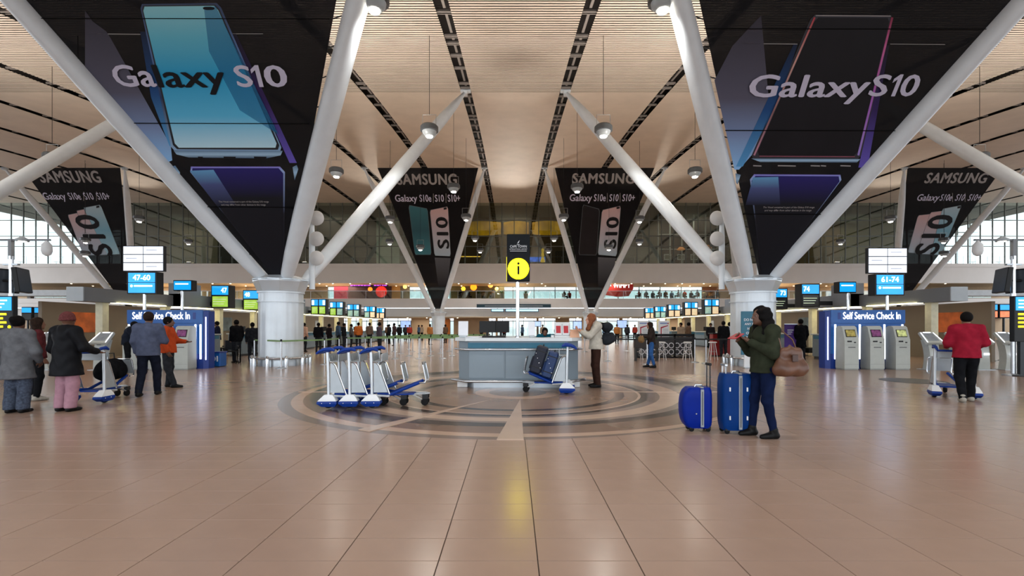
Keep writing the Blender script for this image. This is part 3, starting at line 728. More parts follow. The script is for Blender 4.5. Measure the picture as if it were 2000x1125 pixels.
# purple lit shop sign (illegible glow), round red sign
a, c = at(683, 560, 62.6), at(758, 554, 62.6)
t = thing('shop_sign', 'purple lit shop sign above the round red sign on the gallery', 'sign', (a.x, 62.6, a.z))
MB().box(0, c.x - a.x, .05, .2, -.05, c.z - a.z + .05).build('backing', mat('plum_backing', '3a1038', .5), t)
PUR = mat('purple_neon', 'c050f0', .4, emit=1.6, var=.3, scale=4)
hh = c.z - a.z; x = .1; k = 0
while x < c.x - a.x - .3:
    wdt = (.32, .26, .12, .3)[k % 4]; gapx = .5 if k == 7 else .1
    MB().box(x, x + wdt, 0, .05, .12, hh - (.12 if k % 3 else .05)).build('letter_block', PUR, t); x += wdt + gapx; k += 1
a = at(745, 570, 62.2)
t = thing('round_sign', 'glowing round red sign hung on the dark gallery shopfront', 'sign', a)
MB().lathe([(.8, -.08), (.85, 0), (.8, .08)], n=32).build('rim', mat('dark_red_rim', '7a0f12', .5), t, True)
MB().lathe([(.74, .08), (.74, .1), (.7, .11)], n=32).build('face', mat('red_lit_face', 'ee2b22', .4, emit=1.2, var=.35, scale=5), t, True)
for o in t.children: o.rotation_euler = (PI / 2, 0, 0)
MB().tube([(0, 0, .8), (0, 0, Z_L2C - a.z)], .03, 6).build('hanger', DARKM, t)
# red cafe sign
a, c = at(1176, 576, 62), at(1234, 546, 62)
t = thing('cafe_sign', 'red cafe sign with white lit capital letters above the gallery railing', 'sign', (a.x, 62, a.z - .25))
MB().prism([(0, 0, .3), (2.2, 0, .0), (3.6, 0, .1), (4.2, 0, 1.1), (4.2, 0, 2.1), (.6, 0, 2.1), (0, 0, 1.4)], (0, .3, 0)).build('panel', mat('red_sign_panel', '8e1612', .5, emit=.35, var=.15), t)
text('lettering', 'WIMPY', LTXT, 1, (2.65, -.02, 1.2), t, bold=.03, fit=(2.35, .62))
MB().box(.75, 1.2, -.02, 0, 1.42, 1.58).build('lettering_dash', LTXT, t)
# glowing bar lights
for i, (px, py, r, col) in enumerate(((925, 557, .45, 'ff8a1a'), (958, 553, .35, 'ff9a4a'), (905, 560, .3, 'e8b030'), (970, 560, .25, 'ffd27a'), (723, 561, .3, 'ff7a20'), (791, 556, .28, 'ffc96a'))):
    t = thing('globe_lamp', ['large orange globe lamp over the olive bar', 'orange-pink globe lamp over the olive bar', 'yellow globe lamp at the end of the olive bar', 'small pale globe lamp over the olive bar', 'orange globe lamp left of the round red sign', 'pale globe lamp in front of the grey shopfront'][i], 'lamp', at(px, py + 4, 63), 0, 'gallery globe lamps')
    MB().ball((0, 0, 0), r, 14, 8).build('globe', mat('globe_' + str(i), col, .4, emit=2.2, var=.05), t, True)
    MB().tube([(0, 0, r * .9), (0, 0, Z_L2C - t.location.z)], .02, 5).build('cord', BLACK, t)
# potted plants along the gallery railing
def planter(loc, label, s=1.):
    t = thing('potted_plant', label, 'plant', loc, 0, 'gallery planters')
    MB().loft([[(-.2 * s, -.2 * s, 0), (.2 * s, -.2 * s, 0), (.2 * s, .2 * s, 0), (-.2 * s, .2 * s, 0)], [(-.3 * s, -.3 * s, .75 * s), (.3 * s, -.3 * s, .75 * s), (.3 * s, .3 * s, .75 * s), (-.3 * s, .3 * s, .75 * s)]]).build('pot', mat('grey_planter', '77746f', .6), t)
    lf = MB(); rr = random.Random(int(loc[0] * 10))
    for i in range(40):
        a = rr.uniform(0, 2 * PI); e = rr.uniform(.2, 1.3); L = rr.uniform(.4, .75) * s; d = Vector((math.cos(a) * math.cos(e), math.sin(a) * math.cos(e), math.sin(e)))
        sd = Vector((-math.sin(a), math.cos(a), 0)) * .05 * s; p = Vector((0, 0, .75 * s)); mid = p + d * L * .6
        lf.add([p - sd * .3, mid - sd, p + d * L - Vector((0, 0, .12 * s)), mid + sd, p + sd * .3], [(0, 1, 2, 3, 4)])
    lf.build('foliage', PLANT, t); return t
for i, px in enumerate((1027, 935, 980, 378, 450, 520, 1815, 1560, 1625, 172, 60)):
    planter((((px - HX) / F * 62), 62 + (i % 2) * .4, Z_L2), ['potted plant on the gallery beside the bright cafe windows', 'potted plant before the orange globe lamps', 'potted plant at the end of the olive bar', 'potted plant above the small blue pole sign', 'potted plant above check-in screen 47', 'potted plant above check-in screen 48', 'potted plant on the gallery right of the 61-74 sign', 'potted plant above check-in screen 73', 'potted plant above check-in screen 74', 'potted plant above the grey island bulkhead end', 'potted plant behind the hanging monitors'][i], 1.05)

# ---- upper level rooms behind the glass
UY = 69.
for i, (p0, p1, c) in enumerate(((245, 330, '6e5a48'), (330, 425, '8a8069'), (425, 600, '49443c'), (600, 735, '4a4a44'), (735, 782, 'b9cabb'), (780, 860, '3d352c'), (860, 1105, '5e4d35'), (1105, 1240, '54544d'), (1240, 1290, '6a6353'), (1290, 1420, '2c1f1a'), (1420, 1560, '5f5240'), (1560, 1640, '7d6440'), (1640, 1760, '6f6a3e'))):
    room_box('wall_upper', p0, p1, UY, Z_L3, 17.9, mat('upper_wall_' + str(i), c, .7, var=.15, scale=.5))
b = MB()
for x in np.arange(-68, 69, 1.9): b.box(x - .06, x + .06, UY + .3, UY + .45, Z_L3, 17.9)
for z in (Z_L3 + 1.2, Z_L3 + 4., Z_L3 + 6): b.box(-W, W, UY + .3, UY + .45, z - .05, z + .05)
win4 = struct(b.build('window_4', MUL), 'tall outer windows behind the upper level')
# golden curved ceiling feature
GOLD = mat('golden_lit_panel', 'e0a11a', .35, .3, emit=.3, var=.4, scale=.6)
t = thing('golden_drum', 'large golden curved ceiling feature glowing behind the upper glass', 'ceiling feature', at(1000, 470, 65))
for i, (a0, a1, r) in enumerate(((-6.9, -1.6, 2.0), (-1.2, 2.4, 2.2), (2.9, 7.2, 2.6))):
    n = 14; rg = []
    for k in range(n + 1):
        x = a0 + (a1 - a0) * k / n; q = math.sin(PI * k / n); rg.append([(x, 1.2 - q * r * .4, 1.2 - .35 * q), (x, 1.0 - q * r * .4, 2.8), (x, 1.3 - q * r * .4, 2.85), (x, 1.5 - q * r * .4, 1.2 - .35 * q)])
    MB().loft(rg).build('curved_panel', GOLD, t, True)
# lit strip, blue screen, golden figure, lattice screen, framed pictures
def lit(name, px0, px1, py0, py1, Y, m, label, cat, th=.15):
    a, c = at(px0, py1, Y), at(px1, py0, Y)
    return tag(MB().box(a.x, c.x, Y, Y + th, a.z, c.z).build(name, m), label, cat)
lit('light_strip', 895, 938, 500.3, 501.8, 64.5, mat('amber_strip', 'ffc24a', .4, emit=2.2), 'long amber light strip on the bar behind the upper glass', 'light')
lit('blue_display', 1035, 1065, 502, 511, 65, mat('blue_bar_display', '1c64d8', .4, emit=1.2, var=.4, scale=2), 'bright blue display behind the upper glass beside a golden figure', 'screen')
t = thing('golden_figure', 'golden standing figure ornament behind the upper glass', 'ornament', at(1060, 512, 64.6))
for z, r in ((0, .35), ):
    MB().lathe([(.3, 0), (.34, .2), (.16, .7), (.22, 1.1), (.12, 1.35), (.2, 1.6), (.17, 1.85), (.03, 1.95)], n=14).build('body', mat('gold_lit', 'e9b92a', .35, .3, emit=.7), t, True)
LAT = mat('dark_lattice', '1a1a18', .5)
a, c = at(1085, 512, 64), at(1125, 491, 64)
t = thing('lattice_screen', 'dark patterned lattice screen behind the upper glass by the banner', 'screen panel', (a.x, 64, a.z)); wd, hg = c.x - a.x, c.z - a.z
MB().box(0, wd, -.04, 0, 0, .06).box(0, wd, -.04, 0, hg - .06, hg).box(0, .06, -.04, 0, 0, hg).box(wd - .06, wd, -.04, 0, 0, hg).build('frame', LAT, t)
ring = MB(); 
for k in range(20):
    a0, a1 = 2 * PI * k / 20, 2 * PI * (k + 1) / 20
    ring.add([(r * math.cos(q), y, r * math.sin(q)) for q in (a0, a1) for r in (.13, .19) for y in (-.03, 0)], [(0, 1, 3, 2), (4, 6, 7, 5), (0, 4, 5, 1), (2, 3, 7, 6), (0, 2, 6, 4), (1, 5, 7, 3)])
rm = ring.mesh('lattice_ring', LAT)
for i in range(7):
    for j in range(4): inst('lattice_ring', rm, t, (.25 + i * (wd - .5) / 6, 0, .22 + j * (hg - .44) / 3))
for i, px in enumerate((1304, 1330, 1356)):
    q = at(px, 502, UY - .1); t = thing('framed_picture', 'small framed pale picture on the dark upper wall', 'picture', q, 0, 'framed pictures on the dark wall')
    MB().box(-.55, .55, 0, .06, -.45, .45).build('frame', WHITE, t); MB().box(-.4, .4, -.015, 0, -.3, .3).build('print', mat('grey_print', '6f6f66', .6, var=.5, scale=5), t)
for i, (px, py) in enumerate(((1330, 486), (1382, 483))):
    t = thing('shade_lamp', 'wide orange lamp shade glowing in the dark upper room', 'lamp', at(px, py, 66), 0, 'orange shade lamps'); MB().lathe([(.2, .3), (.6, -.1), (.55, -.15)], n=18).build('shade', mat('orange_shade', 'c97a3a', .5, emit=.7), t, True)
    MB().tube([(0, 0, .3), (0, 0, 17.9 - t.location.z)], .015, 5).build('cord', BLACK, t)
# white shelving grid at the right of the upper level
a, c = at(1286, 515, 67), at(1402, 400, 67)
t = thing('display_shelving', 'tall white gridded shelving in front of the dark upper wall', 'shelving', (a.x, 67, a.z)); wd, hg = c.x - a.x, c.z - a.z
for i in range(6): MB().box(wd * i / 5 - .06, wd * i / 5 + .06, 0, .3, 0, hg).build('upright', WHITE, t)
for j in range(5): MB().box(0, wd, 0, .3, hg * j / 4 - .04, hg * j / 4 + .04).build('shelf', WHITE, t)
# cafe tables and chairs on the upper level
def cafe_table(loc, label):
    t = thing('cafe_table', label, 'table', loc, 0, 'upper level tables')
    MB().lathe([(.45, .72), (.45, .75)], n=16).build('tabletop', mat('dark_wood_top', '3a2a20', .5), t); MB().tube([(0, 0, 0), (0, 0, .72)], .04, 8).build('leg', DARKM, t); MB().lathe([(.28, 0), (.28, .03)], n=14).build('base', DARKM, t)
for px in (640, 665, 690, 830, 900, 930, 1150, 1190, 1250, 110, 40, 1640, 1850, 1900, 1950): cafe_table((((px - HX) / F * 63.5), 63.5, Z_L3), 'small round dark table behind the upper balustrade')
# ================================================================== information counter
CB = mat('grey_laminate_counter', '7f8d97', .4, var=.04, scale=2); CB2 = mat('pale_grey_laminate', '94a2ab', .4, var=.04, scale=2)
CTOP = mat('white_counter_top', 'd5d9db', .25, var=.03)
def octa(cx, w, c, y0, y1, d=0):
    w -= d; y0 += d; y1 -= d
    return [(cx - w + c, y0), (cx + w - c, y0), (cx + w, y0 + c * 1.2), (cx + w, y1 - c * 1.2), (cx + w - c, y1), (cx - w + c, y1), (cx - w, y1 - c * 1.2), (cx - w, y0 + c * 1.2)]
CXI, CYI = .13, 10.62
ic = thing('information_counter', 'grey octagonal information counter with white top and steel rails on the round inlay', 'counter', (CXI, CYI, .011))
def ring_wall(mb, d, th, z0, z1):
    o, i = octa(0, 1.45, .28, 0, 2.4, d), octa(0, 1.45, .28, 0, 2.4, d + th); n = 8
    vs = [(x, y, z0) for x, y in o] + [(x, y, z1) for x, y in o] + [(x, y, z0) for x, y in i] + [(x, y, z1) for x, y in i]
    fs = []
    for k in range(n):
        j = (k + 1) % n
        fs += [(k, j, n + j, n + k), (2 * n + j, 2 * n + k, 3 * n + k, 3 * n + j), (n + k, n + j, 3 * n + j, 3 * n + k), (j, k, 2 * n + k, 2 * n + j)]
    return mb.add(vs, fs)
ring_wall(MB(), .03, .35, .14, 1.09).build('body', CB, ic)
ring_wall(MB(), .12, .2, 0, .14).build('kick_base', STEEL, ic)
ring_wall(MB(), -.05, .62, 1.09, 1.165).build('counter_top', CTOP, ic)
fx = 1.45 - .28
MB().box(-fx, fx, .006, .03, .93, 1.05).build('teal_stripe', TEAL, ic)
MB().rbox(-fx + .02, -.32, .012, .03, .22, .88, .004).build('front_panel', CB, ic)
MB().rbox(-.30, fx - .02, .012, .03, .22, .88, .004).build('front_panel', CB, ic)
MB().rbox(-fx + .03, -.34, .004, .012, .24, .86, .003).build('inset_panel', CB, ic)
for z, e in ((.9, 0), (.17, .25)):
    o_ = [(x * 1.0, y) for x, y in octa(0, 1.45 + .06, .28, -.06, 2.46)]
    MB().tube([(o_[7][0] - e * .3, o_[7][1] + .1, z), (o_[0][0], o_[0][1], z), (o_[1][0], o_[1][1], z), (o_[2][0] + e * .3, o_[2][1] + .1, z)], .025 if z > .5 else .032, 10).build('steel_rail', CHROME, ic, True)
for x in (-1.05, -.35, .35, 1.05):
    for z in (.9, .17): MB().tube([(x, -.05, z), (x, .06, z)], .012, 6).build('rail_bracket', CHROME, ic)
for sx_ in (-1, 1): MB().rbox(sx_ * 1.32 - .12, sx_ * 1.32 + .12, .2, .5, 0, .14, .01).build('corner_foot', WHITE, ic)
# information sign on a steel pole
sp = at(1011, 662, 11.05)
si = thing('information_sign', 'tall black sign with yellow lit i disc on a steel pole above the counter', 'sign', (sp.x, 11.05 + .0, 1.176))
MB().tube([(0, .12, 0), (0, .12, 1.55)], .045, 16).build('pole', CHROME, si, True)
MB().lathe([(.09, 0), (.09, .02), (.05, .03)], (0, .12, 0), 16).build('pole_base', CHROME, si)
b0, b1 = at(990, 549, 11.05), at(1035, 457, 11.05); z0, z1 = b0.z - 1.176, b1.z - 1.176; x0, x1 = b0.x - sp.x, b1.x - sp.x
MB().rbox(x0, x1, .0, .2, z0, z1, .012).build('cabinet', mat('sign_black_cabinet', '14181d', .6, spec=.15), si)
MB().box(x0 - .012, x0, .01, .19, z0 + .01, z0 + .58).build('edge_light', mat('yellow_edge', 'e8d800', .4, emit=.8), si)
cz = at(1013, 525, 11.05).z - 1.176
d_ = MB().lathe([(.252, 0), (.252, .012), (.245, .016)], n=48).build('yellow_disc', mat('yellow_lit_disc', 'ffe800', .4, emit=9., var=.02), si); d_.location = ((x0 + x1) / 2, 0, cz); d_.rotation_euler = (PI / 2, 0, 0)
b = MB(); b.box((x0 + x1) / 2 - .025, (x0 + x1) / 2 + .025, -.026, -.016, cz - .14, cz + .07); b.build('letter_i_stem', INK, si)
o = MB().lathe([(.034, 0), (.034, .01)], n=16).build('letter_i_dot', INK, si); o.location = ((x0 + x1) / 2, -.016, cz + .125); o.rotation_euler = (PI / 2, 0, 0)
text('lettering', 'CAPE TOWN', WTXT, 1, ((x0 + x1) / 2, -.006, z1 - .33), si, bold=.01, fit=(.40, .06))
text('lettering', 'INTERNATIONAL AIRPORT', WTXT, 1, ((x0 + x1) / 2, -.006, z1 - .38), si, bold=0, fit=(.42, .03))
MB().box((x0 + x1) / 2 - .2, (x0 + x1) / 2 + .2, -.006, -.001, z1 - .415, z1 - .405).build('underline', WTXT, si)
em = MB(); ex, ez = (x0 + x1) / 2, z1 - .2
em.prism([(ex - .03, -.006, ez - .03), (ex + .01, -.006, ez - .01), (ex + .03, -.006, ez + .05), (ex + .0, -.006, ez + .02)], (0, .005, 0)); em.prism([(ex - .035, -.006, ez - .055), (ex + .03, -.006, ez - .055), (ex + .03, -.006, ez - .045), (ex - .035, -.006, ez - .045)], (0, .005, 0))
em.build('emblem', WTXT, si)
# things on the counter top
TZ = 1.177
def stand(px0, px1, py0, Y, label):
    a, c = at(px0, 660, Y), at(px1, py0, Y); wd = (c.x - a.x) / 2
    t = thing('paper_stand', label, 'sign stand', ((a.x + c.x) / 2, Y, TZ), 0, 'white paper stands')
    M = Matrix.Rotation(-.12, 4, 'X')
    MB().box(-wd, wd, 0, .015, .05, c.z - TZ, M).build('sheet', mat('white_paper', 'e6e8ee', .6, var=.03), t)
    MB().rbox(-wd * .8, wd * .8, -.06, .1, 0, .05, .01).build('foot', mat('clear_acrylic_foot', 'aab2b8', .2), t)
stand(895, 914, 627, 10.9, 'tall white paper stand on the end of the counter away from the luggage trolley')
stand(1032, 1045, 628, 11.0, 'small white paper stand on the counter beside the sign pole')
t = thing('brochure_rack', 'white brochure rack with red leaflets standing on the information counter', 'rack', (at(1099, 660, 10.95).x, 10.95, TZ))
M = Matrix.Rotation(-.3, 4, 'X')
MB().box(-.19, .19, 0, .02, 0, .38, M).build('back_panel', WHITE, t)
for x in (-.1, .08):
    MB().rbox(x - .085, x + .085, -.03, -.002, .05, .33, .01, M).build('pocket', mat('pale_leaflet', 'd8dade', .5), t)
    MB().box(x - .055, x + .055, -.036, -.03, .1, .28, M).build('red_leaflet', mat('red_leaflet_print', 'b01f2c', .5), t)
MB().box(-.19, .19, -.06, .12, 0, .02).build('tray', WHITE, t)
t = thing('leaflet_holder', 'peach cardboard leaflet holder on the counter by the traveller', 'holder', (at(1122, 660, 10.95).x, 10.95, TZ))
for k in range(3): MB().box(-.11, .11, -.05 + k * .05, -.04 + k * .05, 0, .09 + .05 * k).build('slot_panel', mat('peach_card', 'd9a98a', .6), t)
MB().box(-.12, .12, -.07, .09, 0, .015).build('tray', mat('peach_card', 'd9a98a', .6), t)
def monitor(x, y, rz, label, s=1.):
    t = thing('desk_monitor', label, 'monitor', (x, y, TZ), rz, 'counter monitors')
    MB().rbox(-.24 * s, .24 * s, -.02, .02, .1, .42 * s, .008).build('screen_case', BLACK, t); MB().box(-.22 * s, .22 * s, -.026, -.02, .12, .40 * s).build('display', mat('dim_screen', '2b3350', .3, emit=.3), t)
    MB().box(-.03, .03, 0, .03, .01, .2).build('neck', BLACK, t); MB().rbox(-.12, .12, -.07, .09, 0, .015, .004).build('foot', BLACK, t)
monitor(at(952, 650, 12.8).x, 12.85, PI - .3, 'black desk monitor on the far edge of the counter, its back showing')
monitor(at(978, 650, 12.8).x, 12.85, PI + .2, 'black desk monitor beside the sign pole on the far counter edge')
t = thing('till_tray', 'low black tray lying on the counter near the sign pole', 'tray', (at(965, 660, 10.85).x, 10.85, TZ)); MB().rbox(-.28, .28, -.1, .1, 0, .035, .01).build('tray', BLACK, t); MB().box(-.24, .24, -.07, .07, .035, .04).build('mat', DARKM, t)
t = thing('paper_pile', 'thin pile of white papers on the counter top', 'papers', (at(925, 660, 10.85).x, 10.85, TZ))
for k in range(4): MB().box(-.2 + .02 * k, .12 + .03 * k, -.12, .1, .006 * k, .006 * k + .005, Matrix.Rotation(.1 * k, 4, 'Z')).build('sheet', mat('white_paper', 'e6e8ee', .6), t)
t = thing('small_white_box', 'small white box on the counter beside the leaflets', 'box', (at(1079, 660, 10.8).x, 10.8, TZ)); MB().rbox(-.035, .035, -.03, .03, 0, .06, .006).build('box_body', WHITE, t); MB().rbox(-.038, .038, -.033, .033, .05, .065, .004).build('lid', LGREY, t)

# ================================================================== luggage trolleys
ALU = mat('aluminium_trolley_tube', 'c3c8cc', .3, .65, var=.05); ALP = mat('grey_trolley_plate', 'a4abb0', .38, .4, var=.06)
def make_trolley():
    t = thing('luggage_trolley', 'blue and steel airport luggage trolley', 'trolley')
    for s in (-1, 1):
        y = s * .3
        MB().tube([(0, y, .17), (-.005, y, .6), (-.02, y, .97)], .026, 10).build('post', ALU, t, True)
        h = MB().loft([[(-.17, y - .075, .13), (.15, y - .075, .13), (.15, y + .075, .13), (-.17, y + .075, .13)], [(-.13, y - .07, .17), (.13, y - .07, .17), (.13, y + .07, .17), (-.13, y + .07, .17)],
                       [(-.06, y - .05, .24), (.08, y - .05, .24), (.08, y + .05, .24), (-.06, y + .05, .24)]]).build('wheel_cover', WHITE, t)
        MB().loft([[(-.1, y - .06, .035), (.12, y - .06, .035), (.12, y + .06, .035), (-.1, y + .06, .035)], [(-.18, y - .08, .09), (.16, y - .08, .09), (.16, y + .08, .09), (-.18, y + .08, .09)],
                   [(-.17, y - .076, .132), (.15, y - .076, .132), (.15, y + .076, .132), (-.17, y + .076, .132)]]).build('wheel_skirt', TROLB, t)
        o = MB().lathe([(.07, -.025), (.075, 0), (.07, .025)], n=20).build('wheel', RUBBER, t, True); o.location = (0, y, .075); o.rotation_euler = (PI / 2, 0, 0)
        for x in (-.09, .05): MB().ball((x, y - s * 0 - .082, .1), .008, 8, 5).build('bolt', WHITE, t)
        # side plate in a bent tube
        MB().prism([(.03, y - .006, .27), (.27, y - .006, .27), (.10, y - .006, .74), (.06, y - .006, .78), (.03, y - .006, .78)], (0, .012, 0)).build('side_plate', ALP, t)
        MB().tube([(.02, y, .8), (.07, y, .79), (.12, y, .74), (.29, y, .27), (.3, y, .24)], .014, 8).build('side_tube', CHROME, t, True)
        MB().tube([(.05, y, .22), (.3, y, .2)], .02, 8).build('lower_tube', ALU, t)
        # blue handle grip
        MB().tube([(-.2, y, .955), (-.16, y, .985), (-.08, y, 1.02), (.03, y, 1.03), (.1, y, 1.0)], [.018, .024, .03, .034, .02], 10).build('handle_grip', TROLB, t, True)
        MB().tube([(.08, s * .24, .24), (.3, s * .2, .22), (.83, s * .12, .43)], .028, 8).build('deck_beam', TROLB, t, True)
    MB().tube([(-.2, -.3, .955), (-.21, 0, .95), (-.2, .3, .955)], .02, 10).build('handle_bar', TROLB, t, True)
    b = MB(); b.rbox(-.02, .16, -.26, .26, .8, .81, .003); 
    b.box(-.02, -.012, -.26, .26, .81, .94); b.box(.152, .16, -.26, .26, .81, .94); b.build('basket', ALP, t)
    for k in range(5): MB().tube([(-.02, -.24 + .12 * k, .94), (.0, -.24 + .12 * k, .8), (.15, -.24 + .12 * k, .8), (.16, -.24 + .12 * k, .94)], .004, 5).build('basket_wire', CHROME, t)
    # toe hoop with plate
    MB().tube([(.80, -.2, .42), (.9, -.2, .42), (.92, -.2, .47), (.86, -.2, .74), (.85, -.17, .77), (.85, .17, .77), (.86, .2, .74), (.92, .2, .47), (.9, .2, .42), (.80, .2, .42)], .013, 8).build('toe_hoop', CHROME, t, True)
    MB().prism([(.905, -.19, .47), (.905, .19, .47), (.85, .19, .75), (.85, -.19, .75)], (.01, 0, 0)).build('toe_plate', ALP, t)
    # lower frame and casters
    MB().loft([[(.1, -.2, .19), (.1, .2, .19), (.1, .2, .22), (.1, -.2, .22)], [(.7, -.11, .2), (.7, .11, .2), (.7, .11, .225), (.7, -.11, .225)]]).build('lower_deck', TROLB, t)
    MB().tube([(.6, -.1, .2), (.88, -.09, .21), (.95, 0, .21), (.88, .09, .21), (.6, .1, .2)], .016, 8).build('nose_tube', ALU, t, True)
    for s in (-1, 1):
        MB().box(.84, .94, s * .09 - .03, s * .09 + .03, .12, .2).build('caster_fork', BLACK, t)
        MB().tube([(.66, s * .1, .2), (.86, s * .1, .1)], .012, 6).build('caster_link', ALU, t)
        o = MB().lathe([(.06, -.025), (.068, 0), (.06, .025)], n=18).build('caster_wheel', RUBBER, t, True); o.location = (.88, s * .09, .068); o.rotation_euler = (PI / 2, 0, 0)
    return t
FZ = .012
tr0 = make_trolley(); g0 = ground(642, 799); tr0.location = (g0.x - .02, g0.y + .3, FZ); tr0.rotation_euler = (0, 0, .06)
tr0['label'] = 'rearmost blue luggage trolley of the nested row on the inlay, handle end out'; tr0['group'] = 'nested trolleys on the inlay'
for k, lb in ((1, 'middle blue luggage trolley of the three nested on the inlay'), (2, 'front blue luggage trolley of the nested row, toe hoop pointing at the counter')):
    copy_tree(tr0, (g0.x - .02 + .36 * k + (.02 if k == 2 else 0), g0.y + .3 + .02 * k, FZ), .06, lb)
gc = ground(1110, 771)
trc = copy_tree(tr0, (gc.x - .0, gc.y + .3, FZ), PI - .12, 'luggage trolley carrying two dark suitcases in front of the counter', 'single trolleys')
del trc['group']
# two dark suitcases leaning on that trolley
def lean(t, base, ang):
    t.location = base; t.rotation_euler = (0, ang, PI - .12)
NAVY = mat('dark_navy_fabric', '12182a', .7, var=.15, scale=9); NAVB = mat('deep_blue_fabric', '15305c', .6, var=.12, scale=6)
def soft_case(name, label, w, d, h, m):
    t = thing(name, label, 'suitcase')
    MB().rbox(-d / 2, d / 2, -w / 2, w / 2, 0, h, .03).build('shell', m, t, True)
    MB().rbox(d / 2 - .005, d / 2 + .03, -w * .38, w * .38, h * .1, h * .55, .012).build('front_pocket', m, t)
    MB().tube([(0, -.08, h), (0, -.07, h + .035), (0, .07, h + .035), (0, .08, h)], .012, 6).build('carry_handle', BLACK, t, True)
    for z in (h * .2, h * .8): MB().box(-d / 2 - .004, d / 2 + .004, -w / 2 - .004, w / 2 + .004, z, z + .02).build('strap', BLACK, t)
    for i in range(4): MB().ball((-d / 2 + d * (i + .5) / 4, w / 2 + .004, h * (.25 + .15 * i)), .012, 8, 5).build('stud', CHROME, t)
    return t
c1 = soft_case('soft_suitcase', 'deep blue soft suitcase on the trolley, leaning on its side plates', .42, .22, .58, NAVB)
c2 = soft_case('soft_suitcase', 'near-black studded suitcase on the trolley, resting against the toe hoop', .42, .24, .60, NAVY)
tm = Matrix.Translation(Vector((gc.x, gc.y + .3, FZ))) @ Matrix.Rotation(PI - .12, 4, 'Z')
for c, x in ((c1, .44), (c2, .69)):
    zb = .24 + (x - .3) * .40 + .03
    c.matrix_world = tm @ Matrix.Translation(Vector((x, 0, zb))) @ Matrix.Rotation(-.32, 4, 'Y')

# ================================================================== suitcases of the standing traveller
BLU1 = mat('royal_blue_hard_shell', '04207c', .42, var=.08, spec=.1); BLU2 = mat('deep_blue_hard_shell', '05306c', .45, var=.06, spec=.1)
GREYS = mat('grey_zip_trim', '8b9096', .5)
def hard_case(label, loc, rz, w, d, h, m, tele, round_front):
    t = thing('hard_suitcase', label, 'suitcase', loc, rz); z0 = .05
    # lofted shell: bulging outline
    rings_ = []
    for k in range(13):
        u = k / 12; z = z0 + (h - z0) * u; e = 1 - abs(2 * u - 1) ** 6
        bulge = (math.sin(PI * min(1, max(0, u))) ** .5) if round_front else (1 - abs(2 * u - 1) ** 8)
        x0, x1 = -w / 2 - (.07 * bulge if round_front else 0), w / 2
        hw = d / 2 * (.80 + .2 * e); r = .05; sc_ = .9 + .1 * e
        pts = []
        for cx_, cy_, a0 in ((x1 * sc_ - r, hw - r, 0), (x0 * sc_ + r, hw - r, PI / 2), (x0 * sc_ + r, -hw + r, PI), (x1 * sc_ - r, -hw + r, 1.5 * PI)):
            for q in range(5): a = a0 + PI / 2 * q / 4; pts.append((cx_ + r * math.cos(a), cy_ + r * math.sin(a), z))
        rings_.append(pts)
    MB().loft(rings_).build('shell', m, t, True)
    # grey zip band all round in the middle
    xb = .02
    for s in (-1, 1):
        MB().rbox(xb - .022, xb + .022, s * (d / 2 + .002) - .006, s * (d / 2 + .002) + .006, z0 + .02, h - .02, .004).build('zip_band', GREYS, t)
        MB().box(xb - .004, xb + .004, s * (d / 2 + .009) - .003, s * (d / 2 + .009) + .003, z0 + .05, h - .05).build('zip_line', DARKM, t)
    MB().rbox(xb - .022, xb + .022, -d / 2, d / 2, h - .006, h + .008, .004).build('zip_band', GREYS, t)
    MB().tube([(-.04, 0, h), (-.03, 0, h + .025), (.05, 0, h + .025), (.06, 0, h)], .012, 8).build('carry_handle', CHROME, t, True)
    if not round_front:
        for z in (h * .28, h * .75):
            for x in (-w * .3, w * .27): MB().rbox(x - .011, x + .011, -d / 2 - .01, -d / 2 + .004, z - .03, z + .03, .004).build('shell_stud', CHROME, t)
    else: MB().ball((-.06, -d / 2 - .003, h * .42), .012, 8, 5).build('shell_stud', CHROME, t)
    for s in (-1, 1):
        MB().tube([(w / 2 - .02 if round_front else -w * .36, s * .06, h - .1), (w / 2 - .02 if round_front else -w * .36, s * .06, h + tele)], .008, 6).build('pull_rod', DARKM if round_front else CHROME, t)
        for x in (-w / 2 + .06, w / 2 - .05):
            o = MB().lathe([(.03, -.014), (.034, 0), (.03, .014)], n=14).build('wheel', RUBBER, t, True); o.location = (x, s * (d / 2 - .05), .034); o.rotation_euler = (PI / 2, 0, 0)
            MB().box(x - .03, x + .03, s * (d / 2 - .05) - .025, s * (d / 2 - .05) + .025, .045, .075).build('wheel_mount', BLACK, t)
    x = w / 2 - .02 if round_front else -w * .36
    MB().rbox(x - .018, x + .018, -.08, .08, h + tele - .015, h + tele + .02, .006).build('pull_grip', BLACK if round_front else CHROME, t)
    return t
g1, g2 = ground(1370, 845), ground(1445, 850)
hard_case('smaller royal blue suitcase with a rounded front and tall thin pull handle', (g1.x, g1.y + .13, 0), -.05, .33, .25, .60, BLU1, .31, True)
hard_case('larger deep blue hard suitcase with four silver studs beside the standing woman', (g2.x, g2.y + .14, 0), -.05, .39, .27, .80, BLU2, .11, False)

